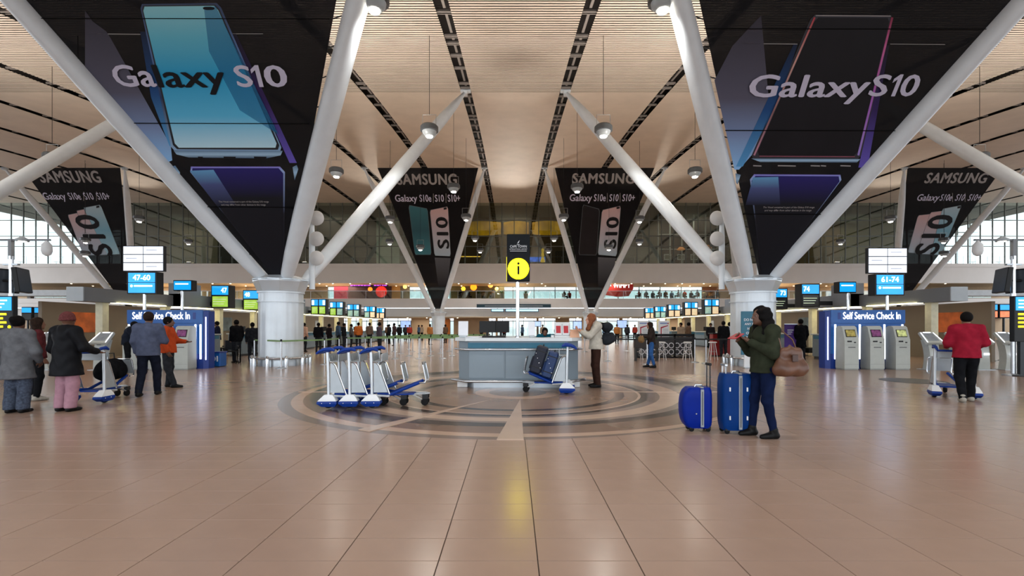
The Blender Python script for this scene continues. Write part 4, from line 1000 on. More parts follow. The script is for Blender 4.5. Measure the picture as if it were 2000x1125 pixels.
# ================================================================== self service kiosk walls
KGREY = mat('warm_grey_kiosk_shell', 'a9aca6', .4, var=.04)
def make_kiosk(k):
    t = thing('check_in_kiosk', 'grey check-in kiosk', 'kiosk'); w = .24
    prof = [(0, .04), (.0, 1.0), (.12, 1.42), (.2, 1.47), (.34, 1.47), (.42, 1.40), (.44, .04)]
    MB().prism([(-w, y, z) for y, z in prof], (2 * w, 0, 0)).build('shell', KGREY, t)
    MB().box(-w + .01, w - .01, .015, .43, 0, .04).build('plinth', mat('kiosk_plinth', '8b8e8a', .5), t)
    # screen on the sloping face
    M = Matrix.Translation(Vector((0, 0, 1.0))) @ Matrix.Rotation(-math.atan2(.12, .42), 4, 'X')
    MB().rbox(-.17, .17, -.012, .01, .1, .36, .006, M).build('screen_bezel', BLACK, t)
    MB().box(-.15, .15, -.016, -.012, .12, .34, M).build('touch_screen', mat('kiosk_screen_' + str(k), ('7a6f3a', '5a2f52', '9aa06a', '8a3a3a')[k], .3, emit=.5, var=.7, scale=9), t)
    MB().rbox(-.15, -.0, -.012, .002, .93, .975, .01).build('card_slot', BLACK, t)
    MB().rbox(.07, .14, -.012, .002, .9, .935, .008).build('scanner', BLACK, t)
    MB().box(-.12, .12, -.006, .002, .745, .765).build('ticket_slot', BLACK, t)
    MB().box(-w + .02, w - .02, -.004, .0, .185, .19).build('panel_gap', mat('gap_grey', '6b6d6a', .6), t)
    MB().box(-w + .02, w - .02, -.004, .0, .83, .835).build('panel_gap', mat('gap_grey', '6b6d6a', .6), t)
    return t
def booth(px0, px1, label, sgn, kpx):
    Y = 15.85; xa, xb = (px0 - HX) / F * Y, (px1 - HX) / F * Y; w = (xb - xa) / 2
    t = thing('kiosk_wall', label, 'kiosk wall', ((xa + xb) / 2, Y, 0))
    MB().rbox(-w, w, 0, .4, .5, 2.02, .02).build('panel', KBLUE, t); MB().box(-w + .005, w - .005, .01, .39, 0, .5).build('base_panel', KBLUE2, t)
    MB().rbox(-w, w, -.03, 0, 1.56, 2.02, .008).build('header', KBLUE, t)
    text('lettering', 'Self Service Check In', LTXT, 1, (-sgn * .0 + (.12 if sgn > 0 else -.12), -.036, 1.70), t, bold=.022, fit=(1.98, .25))
    MB().box(sgn * -w * .78 - .05, sgn * -w * .78 + .05, -.034, -.03, 1.7, 1.93).build('header_mark', KBLUE2, t)
    # inward-facing side wing with its own strip
    e = -sgn * w
    MB().prism([(e, 0, 0), (e, .4, 0), (e - sgn * .12, .42, 0), (e - sgn * .12, .1, 0)], (0, 0, 1.98)).build('side_wing', KBLUE2, t)
    MB().box(e - sgn * .075, e - sgn * .045, .035, .05, .3, 1.78).build('led_strip', LEDW, t)
    for q in (px0 + (9 if sgn > 0 else 3), *[k for k in kpx[3:]]):
        x = (q - HX) / F * Y - (xa + xb) / 2
        MB().box(x - .03, x + .03, -.012, 0, .33, 1.52).build('led_strip', LEDW, t)
    for i, q in enumerate(kpx[:3]):
        k = make_kiosk(i if sgn > 0 else (3 - i) % 4); k.location = ((q - HX) / F * 15.55, 15.37, 0)
        k['group'] = 'kiosks at the ' + ('right' if sgn > 0 else 'left') + ' blue wall'
        k['label'] = ('grey kiosk at the blue 61-74 wall, ' if sgn > 0 else 'grey kiosk at the blue 47-60 wall, ') + (['next to the double light strip', 'between its two neighbours', 'next to the free-standing kiosks'][i] if sgn > 0 else ['at the end by the free-standing kiosk', 'between its two neighbours', 'next to the double light strip'][i])
booth(1622, 1767, 'blue self service check-in wall under the 61-74 sign', 1, [1656, 1705.5, 1755, 1679, 1727, 1762])
booth(249, 397, 'blue self service check-in wall under the 47-60 sign', -1, [262, 311, 360, 285, 336, 382, 392])
# free-standing kiosks
def pod(loc, rz, label):
    t = thing('pedestal_kiosk', label, 'kiosk', loc, rz, 'free-standing kiosks')
    MB().rbox(-.3, .3, -.2, .25, 0, .02, .005).build('base_plate', STEEL, t)
    rg = []
    for k in range(9):
        u = k / 8; z = .02 + .98 * u; off = -.05 * math.sin(PI * u) + .08 * u; hw = .19 - .03 * math.sin(PI * u)
        rg.append([(-hw, off - .1, z), (hw, off - .1, z), (hw, off + .14, z), (-hw, off + .14, z)])
    MB().loft(rg).build('pedestal', KGREY, t, False)
    M = Matrix.Translation(Vector((0, .05, 1.0))) @ Matrix.Rotation(.75, 4, 'X')
    MB().loft([[M @ Vector(p) for p in ((-.3, -.22, 0), (.3, -.22, 0), (.24, .3, 0), (-.24, .3, 0))], [M @ Vector(p) for p in ((-.3, -.22, .08), (.3, -.22, .08), (.24, .3, .08), (-.24, .3, .08))]]).build('head', KGREY, t)
    MB().box(-.17, .17, -.12, .22, .08, .086, M).build('touch_screen', mat('pod_screen', '6c747c', .3, emit=.15, var=.2), t)
    for s in (-1, 1): MB().prism([M @ Vector(p) for p in ((s * .28, -.2, .081), (s * .26, -.2, .081), (s * .2, .26, .081), (s * .22, .26, .081))], M.to_3x3() @ Vector((0, 0, .008))).build('led_edge', LEDW, t)
    MB().box(-.12, .12, .26, .29, .081, .09, M).build('led_edge', LEDW, t)
    for z in (.5, .54): MB().box(-.06, .12, -.152 , -.14, z, z + .02).build('led_slot', LEDW, t)
    MB().rbox(-.07, .05, -.11, -.06, .83, .86, .008).build('card_slot', BLACK, t)
    return t
for px, lb in ((1828, 'pedestal kiosk with lit white edges next to the blue kiosk wall'), (1880, 'pedestal kiosk with lit white edges right behind the red-jacketed traveller'), (1926, 'pedestal kiosk with lit white edges, second from the black yellow-lettered sign'), (1978, 'pedestal kiosk with lit white edges beside the black yellow-lettered sign')):
    pod(((px - HX) / F * 15.3, 15.45, 0), 0, lb)
pod(((190 - HX) / F * 15.3, 15.45, 0), 0, 'pedestal kiosk with lit white edges behind the loaded trolley'); pod(((80 - HX) / F * 15.3, 15.45, 0), 0, 'pedestal kiosk with lit white edges between the grey coat and black jacket')

# ================================================================== check-in islands
POSTY = mat('cream_lit_post', 'd8d2b4', .5); DESK = mat('blue_grey_desk_front', '66747c', .4, var=.05); DESKT = mat('pale_desk_top', 'aab4b6', .3)
def screen_unit(loc, s, label, head, lower, pair=False, txt=None, grp='check-in screens'):
    s_side = 1 if loc[0] > 0 else -1
    t = thing('check_in_screen', label, 'screen', loc, 0, grp); wd = .24 if pair else .41
    faces = (-wd - .04, wd + .04) if pair else (0,)
    MB().rbox(min(faces) - wd - .06, max(faces) + wd + .06, 0, .5, 0, 1.15, .012).build('housing', BLACK, t)
    for i, c in enumerate(faces):
        hd = MB().box(c - wd, c + wd, -.015, 0, .66, 1.1).build('header_screen', head, t)
        MB().box(c - wd + .02, c + wd - .02, -.015, 0, .05, .58).build('lower_screen', lower[i % len(lower)], t)
        if txt: text('lettering', txt, LTXT, 1, (c + s * .2, -.02, .76), hd if False else t, bold=.025, fit=(.3, .26))
        else: MB().box(c - wd + .02 if i == 0 else c + wd - .2, c - wd + .2 if i == 0 else c + wd - .02, -.02, -.015, .7, 1.05).build('number_patch', mat('bright_number', 'eaf8ff', .4, emit=1.4), t)
        for k in range(3): MB().box(c - wd + .06, c + wd - .1 - .06 * k, -.02, -.015, .42 - .12 * k, .45 - .12 * k).build('text_line', mat('screen_text_line', 'c8d8b8', .5, emit=.7), t)
    xs_ = s_side * (15.66 - abs(loc[0] - CX)); MB().box(min(0, xs_), max(0, xs_), .2, .3, .1, .3).build('wall_bracket', DARKM, t)
    return t
LOWB = mat('black_lit_screen', '15171a', .3, emit=.2); LOWT = mat('teal_lit_screen', '86a7a0', .3, emit=.7, var=.15); LOWO = mat('peach_lit_screen', 'd9bd9a', .3, emit=.8, var=.1); LOWR = mat('orange_lit_screen', 'ef7a4a', .3, emit=.9, var=.2)
for s in (-1, 1):
    far = 'green-screened' if s < 0 else 'black-screened'; X = CX + s * 15.98
    t = thing('check_in_canopy', ('grey check-in canopy with green-panelled screens along it' if s < 0 else 'grey check-in canopy with black-panelled screens at its front end'), 'canopy', (X, 0, 0), 0, 'check-in canopies')
    MB().box(-.3, .3, 21.6, 53, 2.42, 3.0).build('fascia', GREYP, t)
    for y0, y1 in ((21.6, 22.9), (33.2, 34.4), (52, 53)): MB().box(-.32, .32, y0, y1, 2.42, 3.5).build('raised_box', GREYP, t)
    MB().box(s * .4 - .3, s * .4 + .3, 17.1, 21.6, 2.40, 2.93).build('fascia', mat('dark_bulkhead', '6c7075', .5, var=.03, scale=1), t)
    MB().box(s * .4 - .31, s * .4 + .31, 17.06, 17.1, 2.40, 2.93).build('end_panel', LGREY, t)
    MB().box(s * .72, s * 6.5, 17.2, 17.6, 2.6, 2.82).build('cross_beam', mat('pale_beam', 'b9bfc4', .5), t)
    for y in np.arange(18.2, 52, 3.3):
        xo = s * .4 if y < 21.6 else 0
        MB().box(xo - .14, xo + .14, y - .14, y + .14, 0, 2.42).build('post', POSTY, t)
        MB().box(xo - s * .36, xo - s * .06, y + .3, y + 2.9, 2.385, 2.415).build('light_strip', LEDY, t)
    w_ = MB().box(X + s * 3.6, X + s * 3.75, 19, 53, 0, 2.5).build('wall_' + ('left' if s < 0 else 'right'), mat('island_back_wall', '75695a', .6, var=.1, scale=.6)); struct(w_)
    for k in range(6):
        yy = 20.2 + 5 * k
        tag(MB().box(X + s * 3.56, X + s * 3.6, yy, yy + 1.6, 1.2, 2.1).build('wall_poster', mat('poster_' + str(k % 4), ('c8642a', 'b8bcc0', '5b6a70', 'd0b890')[k % 4], .5, var=.4, scale=2)), ['front ', '', '', '', 'far ', 'far '][k] + ['orange', 'white', 'slate', 'sand'][k % 4] + ' poster on the back wall of the check-in island ' + ('with the green screens' if s < 0 else 'with the black screens'), 'poster', 'island posters')
    for i, y in enumerate(np.arange(19.4, 50, 3.4)):
        d = thing('check_in_desk', ['front', 'second', 'third', 'fourth', 'fifth', 'sixth', 'seventh', 'eighth', 'ninth'][i] + ' blue-grey check-in desk in the row ' + ('under the green screens' if s < 0 else 'starting under the black screens'), 'desk', (CX + s * 13.9, y, 0), 0, 'check-in desks ' + ('with the green screens' if s < 0 else 'with the black screens'))
        MB().rbox(-.35, .35, 0, 1.7, .1, 1.08, .015).build('body', DESK, d); MB().box(-.3, .3, .05, 1.65, 0, .1).build('kick_base', DARKM, d)
        MB().rbox(-.42, .4, -.05, 1.75, 1.08, 1.13, .012).build('desk_top', DESKT, d)
        MB().box(-s * .35 - .008, -s * .35 + .008, .1, 1.6, .9, 1.05).build('teal_stripe', TEAL, d); MB().box(.05, .3, -.008, 0, .9, 1.05).build('teal_stripe', TEAL, d)
        MB().rbox(s * .05 - .2, s * .05 + .2, .6, .64, 1.2, 1.48, .008).build('monitor', BLACK, d); MB().box(s * .05 - .03, s * .05 + .03, .6, .64, 1.13, 1.25).build('monitor_neck', BLACK, d)
        MB().box(-.35 + s * 1.0, .35 + s * 1.0, .1, 1.6, .15, .4).build('baggage_belt', RUBBER, d)
screen_unit((at(430, 600, 23.4).x, 23.4, 2.42), 1, 'check-in screen 47, bright green under blue, next to the small blue pole sign', SCRB, [SCRG], txt='47')
screen_unit((at(490, 600, 26.4).x, 26.4, 2.42), -1, 'check-in screen 48, dull green under blue, beside the thick column', SCRB, [SCRG], txt='48')
screen_unit((at(1522, 600, 25.2).x, 25.2, 2.42), 1, 'check-in screen 73, black under blue, beside the thick column', SCRB, [LOWB], txt='73')
screen_unit((at(1583, 600, 22.6).x, 22.6, 2.42), -1, 'check-in screen 74, black under blue, next to the small blue pole sign', SCRB, [LOWB], txt='74')
for i, (px, Y) in enumerate(((622, 34.7), (657, 38.3), (690, 42.4), (722, 46.8), (741, 50.5))):
    screen_unit((at(px, 600, Y).x, Y, 2.42), 1, ['first', 'second', 'third', 'fourth', 'fifth'][i] + ' twin blue-headed screen of the row behind the column with green tape', SCRB, [[SCRG, SCRG], [SCRG, LOWT], [LOWT, LOWT], [LOWT, LOWO], [LOWO, LOWO]][i], True)
for i, (px, Y) in enumerate(((1390, 34.9), (1350, 38.8), (1317, 42.9), (1290, 46.9), (1270, 50.4))):
    screen_unit((at(px, 600, Y).x, Y, 2.42), 1, ['first', 'second', 'third', 'fourth', 'fifth'][i] + ' twin blue-headed screen of the row behind the column with the teal sign', SCRB, [[LOWT, LOWO], [LOWO, LOWO], [LOWO, LOWO], [LOWT, LOWT], [LOWO, LOWO]][i], True)
for i, (px, py, Y, lo) in enumerate(((52, 613, 21, LOWB), (75, 613, 21.6, LOWB), (114, 614, 22.4, LOWB), (1888, 610, 20.5, LOWR), (1938, 608, 19.5, LOWR), (1963, 608, 19.8, LOWR))):
    t = thing('desk_screen', ['blue-headed desk screen behind the black yellow-lettered sign', 'blue-headed desk screen above the grey coat traveller', 'blue-headed desk screen between grey bulkhead and black jacket', 'blue and orange desk screen above the red jacket', 'blue and orange desk screen beside a twin one, behind the pedestal kiosks', 'blue and orange desk screen nearest the black yellow-lettered sign, behind the pedestal kiosks'][i], 'screen', at(px, 640, Y) - Vector((0, 0, 1.41)), 0, 'desk screens')
    z = at(px, py, Y).z
    MB().rbox(-.24, .24, 0, .12, z - .3, z + .32, .01).build('housing', BLACK, t); MB().box(-.21, .21, -.012, 0, z + .06, z + .28).build('header_screen', SCRB, t)
    MB().box(-.21, .21, -.012, 0, z - .25, z + .0).build('lower_screen', lo, t); MB().tube([(0, .06, 0), (0, .06, z - .3)], .04, 8).build('post', DARKM, t); MB().lathe([(.18, 0), (.18, .02)], (0, .06, 0), 14).build('base', DARKM, t)

# ================================================================== pole signs over the kiosk walls
def pole_sign(px, Yp, big, num, label, s):
    t = thing('pole_sign', label, 'sign', (at(px, 600, Yp).x, Yp, 0))
    ox = t.location.x
    if big:
        (a0, a1, b0, b1) = big[0]; A, Bq = at(a0, b1, Yp), at(a1, b0, Yp); w0, w1 = A.x - ox, Bq.x - ox
        MB().rbox(w0, w1, 0, .14, A.z, Bq.z, .01).build('board', DARKM, t)
        for i in range(2):
            for j in range(3):
                xx = w0 + .03 + (w1 - w0 - .03) / 2 * i; zc = A.z + .03 + (Bq.z - A.z - .03) / 3 * j
                pn = MB().box(xx, xx + (w1 - w0 - .03) / 2 - .03, -.012, 0, zc, zc + (Bq.z - A.z - .03) / 3 - .03).build('panel_screen', SCRW, t)
                if (i + j) % 2: MB().box(xx + .1, xx + .5, -.016, -.012, zc + .14, zc + .16).build('text_line', mat('grey_screen_line', '8a93b0', .5, emit=.4), t)
        (a0, a1, b0, b1) = big[1]; A, Bq = at(a0, b1, Yp), at(a1, b0, Yp); w0, w1 = A.x - ox, Bq.x - ox
        MB().rbox(w0 - .06, w1 + .06, 0, .35, A.z - .04, Bq.z + .04, .01).build('cabinet', BLACK, t); zm = A.z + (Bq.z - A.z) * .52
        MB().box(w0, w1, -.012, 0, A.z, zm - .01).build('lower_screen', SCRB, t); MB().box(w0, w1, -.012, 0, zm + .01, Bq.z).build('upper_screen', SCRB, t)
        text('lettering', num, LTXT, 1, ((w0 + w1) / 2, -.016, zm + .08), t, bold=.025, fit=((w1 - w0) * .66, (Bq.z - zm) * .58))
        MB().ball((w0 + .12, -.012, zm - .13), (.05, .006, .05), 12, 6).build('arrow_mark', LTXT, t); MB().box(w0 + .22, w1 - .1, -.018, -.012, zm - .16, zm - .1).build('text_line', LTXT, t)
        top = at(px, big[1][3], Yp).z
    else:
        w0, w1 = at(num[0], 600, Yp).x - ox, at(num[1], 600, Yp).x - ox; z1, z0 = at(px, num[2], Yp).z, at(px, num[3], Yp).z
        MB().rbox(w0 - .04, w1 + .04, 0, .3, z0 - .04, z1 + .04, .01).build('cabinet', BLACK, t); MB().box(w0, w1, -.012, 0, z0, z1).build('lit_face', SCRB, t)
        MB().box(w0 + .06, w1 - .1, -.018, -.012, z1 - .14, z1 - .09).build('text_line', LTXT, t); top = z0
    MB().tube([(0, .08, 0), (0, .08, top + .05)], .055, 12).build('pole', CHROME, t, True); MB().lathe([(.25, 0), (.25, .03), (.08, .05)], (0, .08, 0), 18).build('base', STEEL, t)
    if big: MB().tube([(0, .1, top), (0, .1, at(px, big[0][3], Yp).z + .1)], .05, 8).build('neck', STEEL, t)
pole_sign(279, 17.3, [(240, 320, 480, 530), (251, 303, 533, 572)], '47-60', 'tall sign reading 47-60 under six white screens, behind a blue kiosk wall', -1)
pole_sign(1736, 17.3, [(1695, 1772, 484, 534), (1712, 1764, 537, 575)], '61-74', 'tall sign reading 61-74 under six white screens, behind a blue kiosk wall', 1)
pole_sign(353, 18.6, None, (340, 373, 549, 566), 'small blue pole sign between the 47-60 sign and screen 47', -1)
pole_sign(1659, 18.6, None, (1640, 1671, 552, 570), 'small blue pole sign between the 61-74 sign and screen 74', 1)
# tall mast with monitors, lamps arm and camera, and the black direction sign below
for s, px in ((-1, 22), (1, 1979)):
    Y = 13.6; t = thing('monitor_mast', ('monitor mast over the black sign, grey coat traveller below it' if s < 0 else 'monitor mast over the black sign beside the last pedestal kiosk'), 'mast', (at(px, 600, Y).x, Y, 0), 0, 'monitor masts')
    zt_ = at(px, 467, Y).z
    MB().tube([(0, 0, 0), (0, 0, zt_ - .5)], .06, 12).build('pole', CHROME, t, True); MB().box(-.05, .05, -.05, .05, zt_ - .6, zt_).build('upper_pole', GREYP, t)
    MB().lathe([(.25, 0), (.25, .03), (.09, .06)], n=18).build('base', STEEL, t)
    MB().box(-s * 1.15, s * 1.3, -.03, .03, zt_ - .05, zt_).build('cross_arm', GREYP, t)
    MB().lathe([(.03, 0), (.12, -.12), (.13, -.3), (.1, -.4), (.03, -.45)], (-s * 1.05, 0, zt_ - .05), 14).build('dome_camera', WHITE, t, True)
    for x in (-s * .35, s * .6): MB().lathe([(.03, .1), (.16, 0), (.15, -.05)], (x, -.02, zt_ - .02), 14).build('arm_lamp', LGREY, t, True); MB().lathe([(.1, -.05), (.08, -.065)], (x, -.02, zt_ - .02), 12).build('arm_lamp_lens', mat('arm_lens', 'fff1d8', .4, emit=8.), t)
    zm = at(px, 548, Y).z
    for k, (dx, rz) in enumerate(((-.32, 1.1), (.32, -1.1))):
        M = Matrix.Translation(Vector((dx, 0, zm))) @ Matrix.Rotation(rz, 4, 'Z') @ Matrix.Rotation(.12, 4, 'X')
        MB().rbox(-.4, .4, -.06, .06, -.36, .36, .015, M).build('monitor_case', BLACK, t); MB().box(-.36, .36, -.066, -.06, -.32, .32, M).build('monitor_face', mat('dark_grey_screen', '3a4048', .25), t)
        MB().tube([(dx * .7, 0, zm), (0, 0, zm)], .04, 8).build('monitor_arm', BLACK, t)
    MB().box(-.22, .22, -.04, .04, zm + .45, zm + .5).build('bracket', STEEL, t)
    d = thing('direction_sign', ('black direction sign with blue top and yellow lines above the grey coat' if s < 0 else 'black direction sign with blue top and yellow lines at the last pedestal kiosk'), 'sign', (at(px, 600, Y).x - (.12 if s < 0 else -.2), Y - .22, 0), 0, 'direction signs')
    z0, z1 = 1.0, at(px, 579, Y).z
    MB().rbox(-.4, .4, 0, .15, z0, z1, .012).build('cabinet', BLACK, d); MB().box(-.37, .37, -.012, 0, z1 - .42, z1 - .03).build('blue_face', SCRB, d)
    for k in range(3): MB().box(-.3, .25 - .08 * k, -.018, -.012, z1 - .15 - .1 * k, z1 - .11 - .1 * k).build('text_line', LTXT, d)
    for k in range(4): MB().box(-.3, .22 - .1 * (k % 2), -.012, 0, z1 - .56 - .12 * k, z1 - .5 - .12 * k).build('yellow_line', YTXT, d)
    MB().ball((.3, 0, z1 - .9), (.05, .012, .05), 12, 6).build('yellow_dot', YTXT, d); MB().box(-.2, .2, .03, .12, 0, z0).build('leg', DARKM, d); MB().rbox(-.4, .4, -.12, .2, 0, .03, .008).build('base', DARKM, d)

# ================================================================== queue barriers
GRT = mat('green_barrier_tape', '6f8f5a', .6); BKT = mat('black_barrier_tape', '15161a', .6)
def barrier(pts, tape, label, grp, closed=False):
    for i, p in enumerate(pts):
        t = thing('barrier_post', label, 'barrier post', (p[0], p[1], 0), 0, grp)
        MB().lathe([(.17, 0), (.17, .015), (.1, .035), (.03, .045)], n=18).build('base', STEEL, t, True); MB().tube([(0, 0, .04), (0, 0, .98)], .028, 10).build('pole', CHROME, t, True)
        MB().lathe([(.034, .93), (.034, 1.0), (.02, 1.01)], n=12).build('head', BLACK, t)
        if i + 1 < len(pts):
            q = Vector((pts[i + 1][0] - p[0], pts[i + 1][1] - p[1], 0)); n_ = Vector((-q.y, q.x, 0)).normalized() * .002; d_ = q.normalized() * .03
            MB().prism([d_ + n_ + Vector((0, 0, .92)), q - d_ + n_ + Vector((0, 0, .92)), q - d_ + n_ + Vector((0, 0, .975)), d_ + n_ + Vector((0, 0, .975))], -2 * n_).build('tape', tape, t)
for r, y in enumerate((20.5, 22.6, 24.7, 27, 30)):
    barrier([(-7.4 + .15 * r + 1.05 * k, y + .12 * k) for k in range(6)], GRT, 'steel barrier post with green tape in the ' + ['front', 'second', 'third', 'fourth', 'rear'][r] + ' row of the queue', 'green taped queue posts')
g = ground(497, 713); barrier([(g.x, g.y), (-8.0, 15.9), (-7.2, 17.6), (-7.4, 19.6)], GRT, 'steel barrier post with green tape around the thick column', 'green taped posts by the column')
barrier([(p.x, p.y) for p in (ground(1187, 706), ground(1264, 712), ground(1357, 708), ground(1379, 710), ground(1436, 707))], BKT, 'steel barrier post with black tape before the black patterned fence', 'black taped queue posts')
barrier([(4.2 + 1.3 * k, 27 + .3 * k) for k in range(5)], BKT, 'steel barrier post with black tape behind the patterned fence', 'black taped queue posts further back')

# ================================================================== black patterned fence, stools, totems
FY = 21.5
t = thing('patterned_fence', 'low black fence with pale circle pattern beside white stools', 'fence', (at(1300, 650, FY).x, FY, 0)); fw = (1365 - 1256) / 2 / F * FY
for z0, z1 in ((0, .08), (1.0, 1.12)): MB().box(-fw, fw, 0, .1, z0, z1).build('rail', BLACK, t)
for k in range(4): MB().box(-fw + 2 * fw * k / 3 - .04, -fw + 2 * fw * k / 3 + .04, 0, .1, 0, 1.12).build('upright', BLACK, t)
for k in range(3): MB().box(-fw + 2 * fw * k / 3 + .06, -fw + 2 * fw * (k + 1) / 3 - .06, .04, .06, .1, .98).build('fence_panel', mat('smoky_fence_panel', '2a2a2c', .4), t)
rm2 = MB()
for k in range(16):
    a0, a1 = 2 * PI * k / 16, 2 * PI * (k + 1) / 16
    rm2.add([(r * math.cos(q), y, r * math.sin(q)) for q in (a0, a1) for r in (.1, .13) for y in (-.005, .005)], [(0, 1, 3, 2), (4, 6, 7, 5), (0, 4, 5, 1), (2, 3, 7, 6), (0, 2, 6, 4), (1, 5, 7, 3)])
rm2 = rm2.mesh('pattern_ring', WTXT)
for i in range(9):
    for j in range(2): inst('pattern_ring', rm2, t, (-fw + .2 + i * (2 * fw - .4) / 8, .034, .28 + .3 * j))
for i, px in enumerate((1292, 1343, 1392, 1247)):
    t = thing('bar_stool', 'white slim-legged stool ' + ['in front of the patterned fence near the jeans traveller', 'in front of the patterned fence, far end', 'by the taped posts near the red desk', 'beside the green plant box'][i], 'stool', (at(px, 650, 20.3).x, 20.3, 0), 0, 'white stools')
    MB().lathe([(.17, .74), (.18, .77), (.15, .79)], n=18).build('seat', WHITE, t, True)
    for k in range(4): a = PI / 4 + PI / 2 * k; MB().tube([(.1 * math.cos(a), .1 * math.sin(a), .75), (.22 * math.cos(a), .22 * math.sin(a), 0)], .014, 6).build('leg', WHITE, t)
    MB().tube([(.165 * math.cos(a), .165 * math.sin(a), .35) for a in np.linspace(0, 2 * PI, 17)], .01, 6).build('foot_ring', CHROME, t)
t = thing('plant_box', 'dark planter box with low green plants beside the jeans traveller', 'planter', (at(1262, 660, 19.5).x, 19.5, 0))
MB().rbox(-.5, .5, -.15, .15, .55, .9, .015).build('trough', mat('brown_black_trough', '2a2320', .6), t)
for x in (-.45, .45): MB().box(x - .03, x + .03, -.12, .12, 0, .55).build('leg', BLACK, t)
lf = MB()
for i in range(70):
    p = Vector((random.uniform(-.45, .45), random.uniform(-.12, .12), .88)); d = Vector((random.uniform(-.6, .6), random.uniform(-.6, .6), 1)).normalized() * random.uniform(.08, .2); sd = Vector((d.y, -d.x, .02)).normalized() * .02
    lf.add([p - sd, p + d, p + sd], [(0, 1, 2)])
lf.build('foliage', PLANT, t)
for i, px in enumerate((1257, 1297)):
    Y = 23.; t = thing('display_totem', ['white display totem with red stripe half hidden by the jeans traveller', 'white display totem with red stripe clear of the jeans traveller'][i], 'totem', (at(px, 650, Y).x, Y, 0), 0, 'white totems')
    MB().rbox(-.27, .27, 0, .12, .04, 1.76, .02).build('panel', WHITE, t); MB().rbox(-.32, .32, -.1, .22, 0, .04, .01).build('base', STEEL, t)
    MB().prism([(-.17, -.006, .9), (-.12, -.006, .9), (-.12, -.006, 1.38), (.2, -.006, 1.5), (.2, -.006, 1.54), (-.17, -.006, 1.44)], (0, .005, 0)).build('red_stripe', mat('totem_red', 'a01c30', .5), t)
    MB().box(-.2, .16, -.006, -.001, 1.6, 1.66).build('blue_line', mat('totem_blue', '6f86b8', .5), t); MB().ball((.2, -.001, 1.62), (.035, .006, .035), 10, 6).build('red_dot', mat('totem_red', 'a01c30', .5), t)
    for k in range(5): MB().box(-.05, .2, -.006, -.001, 1.0 + .08 * k, 1.03 + .08 * k).build('text_line', mat('totem_grey', 'a5a9ae', .5), t)

# ================================================================== small signs and stands
cR = trees[('f', 1)][0].location
t = thing('baggage_notice', 'tall teal notice about unattended baggage standing at the thick column', 'sign', (at(1476, 650, 16.1).x, 16.1, 0)); 
zt0, zt1 = at(0, 693, 16.1).z, at(0, 608, 16.1).z
MB().rbox(-.5, .5, 0, .05, zt0, zt1, .008).build('panel', TEAL, t); MB().box(-.4, .2, .0, .05, 0, zt0).build('leg_panel', WHITE, t); MB().rbox(-.45, .45, -.12, .2, 0, .03, .008).build('base', STEEL, t)
for k, s in enumerate(('DO NOT LEAVE', 'ANY BAGGAGE,', 'HANDBAGS', 'OR PARCELS', 'UNATTENDED')): text('lettering', s, WTXT, .15, (0, -.006, zt1 - .34 - .155 * k), t, bold=.018, fit=((.82, .78, .58, .68, .78)[k], .09))
PURP = gmat('purple_pull_up_print', [(0, 'b9b4d8'), (.3, '5a3f96'), (1, '3a1f66')])
for px, Y, lb in ((1545, 18.6, 'purple pull-up banner behind the woman with the brown bag'), (405, 17.7, 'purple pull-up banner behind the kiosk wall, dark-clad staff beside it')):
    t = thing('pull_up_banner', lb, 'banner stand', (at(px, 650, Y).x, Y, 0), .25 if px > 1000 else -.6)
    MB().box(-.32, .32, 0, .01, .08, 1.55).build('print', PURP, t); MB().rbox(-.34, .34, -.1, .1, 0, .08, .015).build('cassette', STEEL, t); MB().tube([(0, .02, .08), (0, .02, 1.55)], .012, 6).build('rod', STEEL, t); MB().box(-.33, .33, -.008, .016, 1.54, 1.57).build('top_bar', STEEL, t)
    for k in range(3): MB().box(-.18, .12 - .06 * k, -.004, 0, 1.3 - .08 * k, 1.33 - .08 * k).build('text_line', WTXT, t)
g = ground(415, 717)
t = thing('bag_sizer', 'blue bag sizing box with white emblem beside the wheelchair', 'box', (g.x, g.y + .2, 0)); MB().rbox(-.26, .26, -.2, .2, .02, .53, .015).build('box_body', KBLUE, t); MB().rbox(-.28, .28, -.22, .22, .5, .55, .01).build('rim', KBLUE2, t)
o = MB().lathe([(.1, 0), (.1, .006)], n=20).build('emblem', WTXT, t); o.location = (.02, -.2, .3); o.rotation_euler = (PI / 2, 0, 0); MB().box(-.04, .05, -.212, -.206, .26, .33).build('emblem_mark', mat('totem_red', 'a01c30', .5), t); MB().box(.15, .2, -.206, -.2, .2, .4).build('text_strip', WTXT, t)
for x in (-.2, .2): MB().box(x - .03, x + .03, -.16, .16, 0, .02).build('foot', BLACK, t)
g = ground(432, 711)
t = thing('wheelchair', 'black folding wheelchair behind the blue bag sizing box', 'wheelchair', (g.x + .1, g.y + .45, 0), .4)
for s in (-1, 1):
    MB().tube([(s * .28, .3 * math.cos(a), .3 + .3 * math.sin(a)) for a in np.linspace(0, 2 * PI, 29)], .018, 6).build('wheel', RUBBER, t, True)
    for k in range(6): a = PI * k / 6; MB().tube([(s * .28, .29 * math.cos(a), .3 + .29 * math.sin(a)), (s * .28, -.29 * math.cos(a), .3 - .29 * math.sin(a))], .004, 4).build('spoke', CHROME, t)
    MB().tube([(s * .24, -.35, .06), (s * .24, -.3, .45), (s * .24, .2, .48), (s * .24, .22, .9), (s * .24, .34, .93)], .014, 6).build('frame_tube', DARKM, t, True)
    MB().rbox(s * .24 - .03, s * .24 + .03, -.2, .12, .66, .7, .01).build('armrest', BLACK, t)
    o = MB().lathe([(.06, -.015), (.065, 0), (.06, .015)], n=14).build('front_caster', RUBBER, t, True); o.location = (s * .24, -.33, .065); o.rotation_euler = (0, PI / 2, 0)
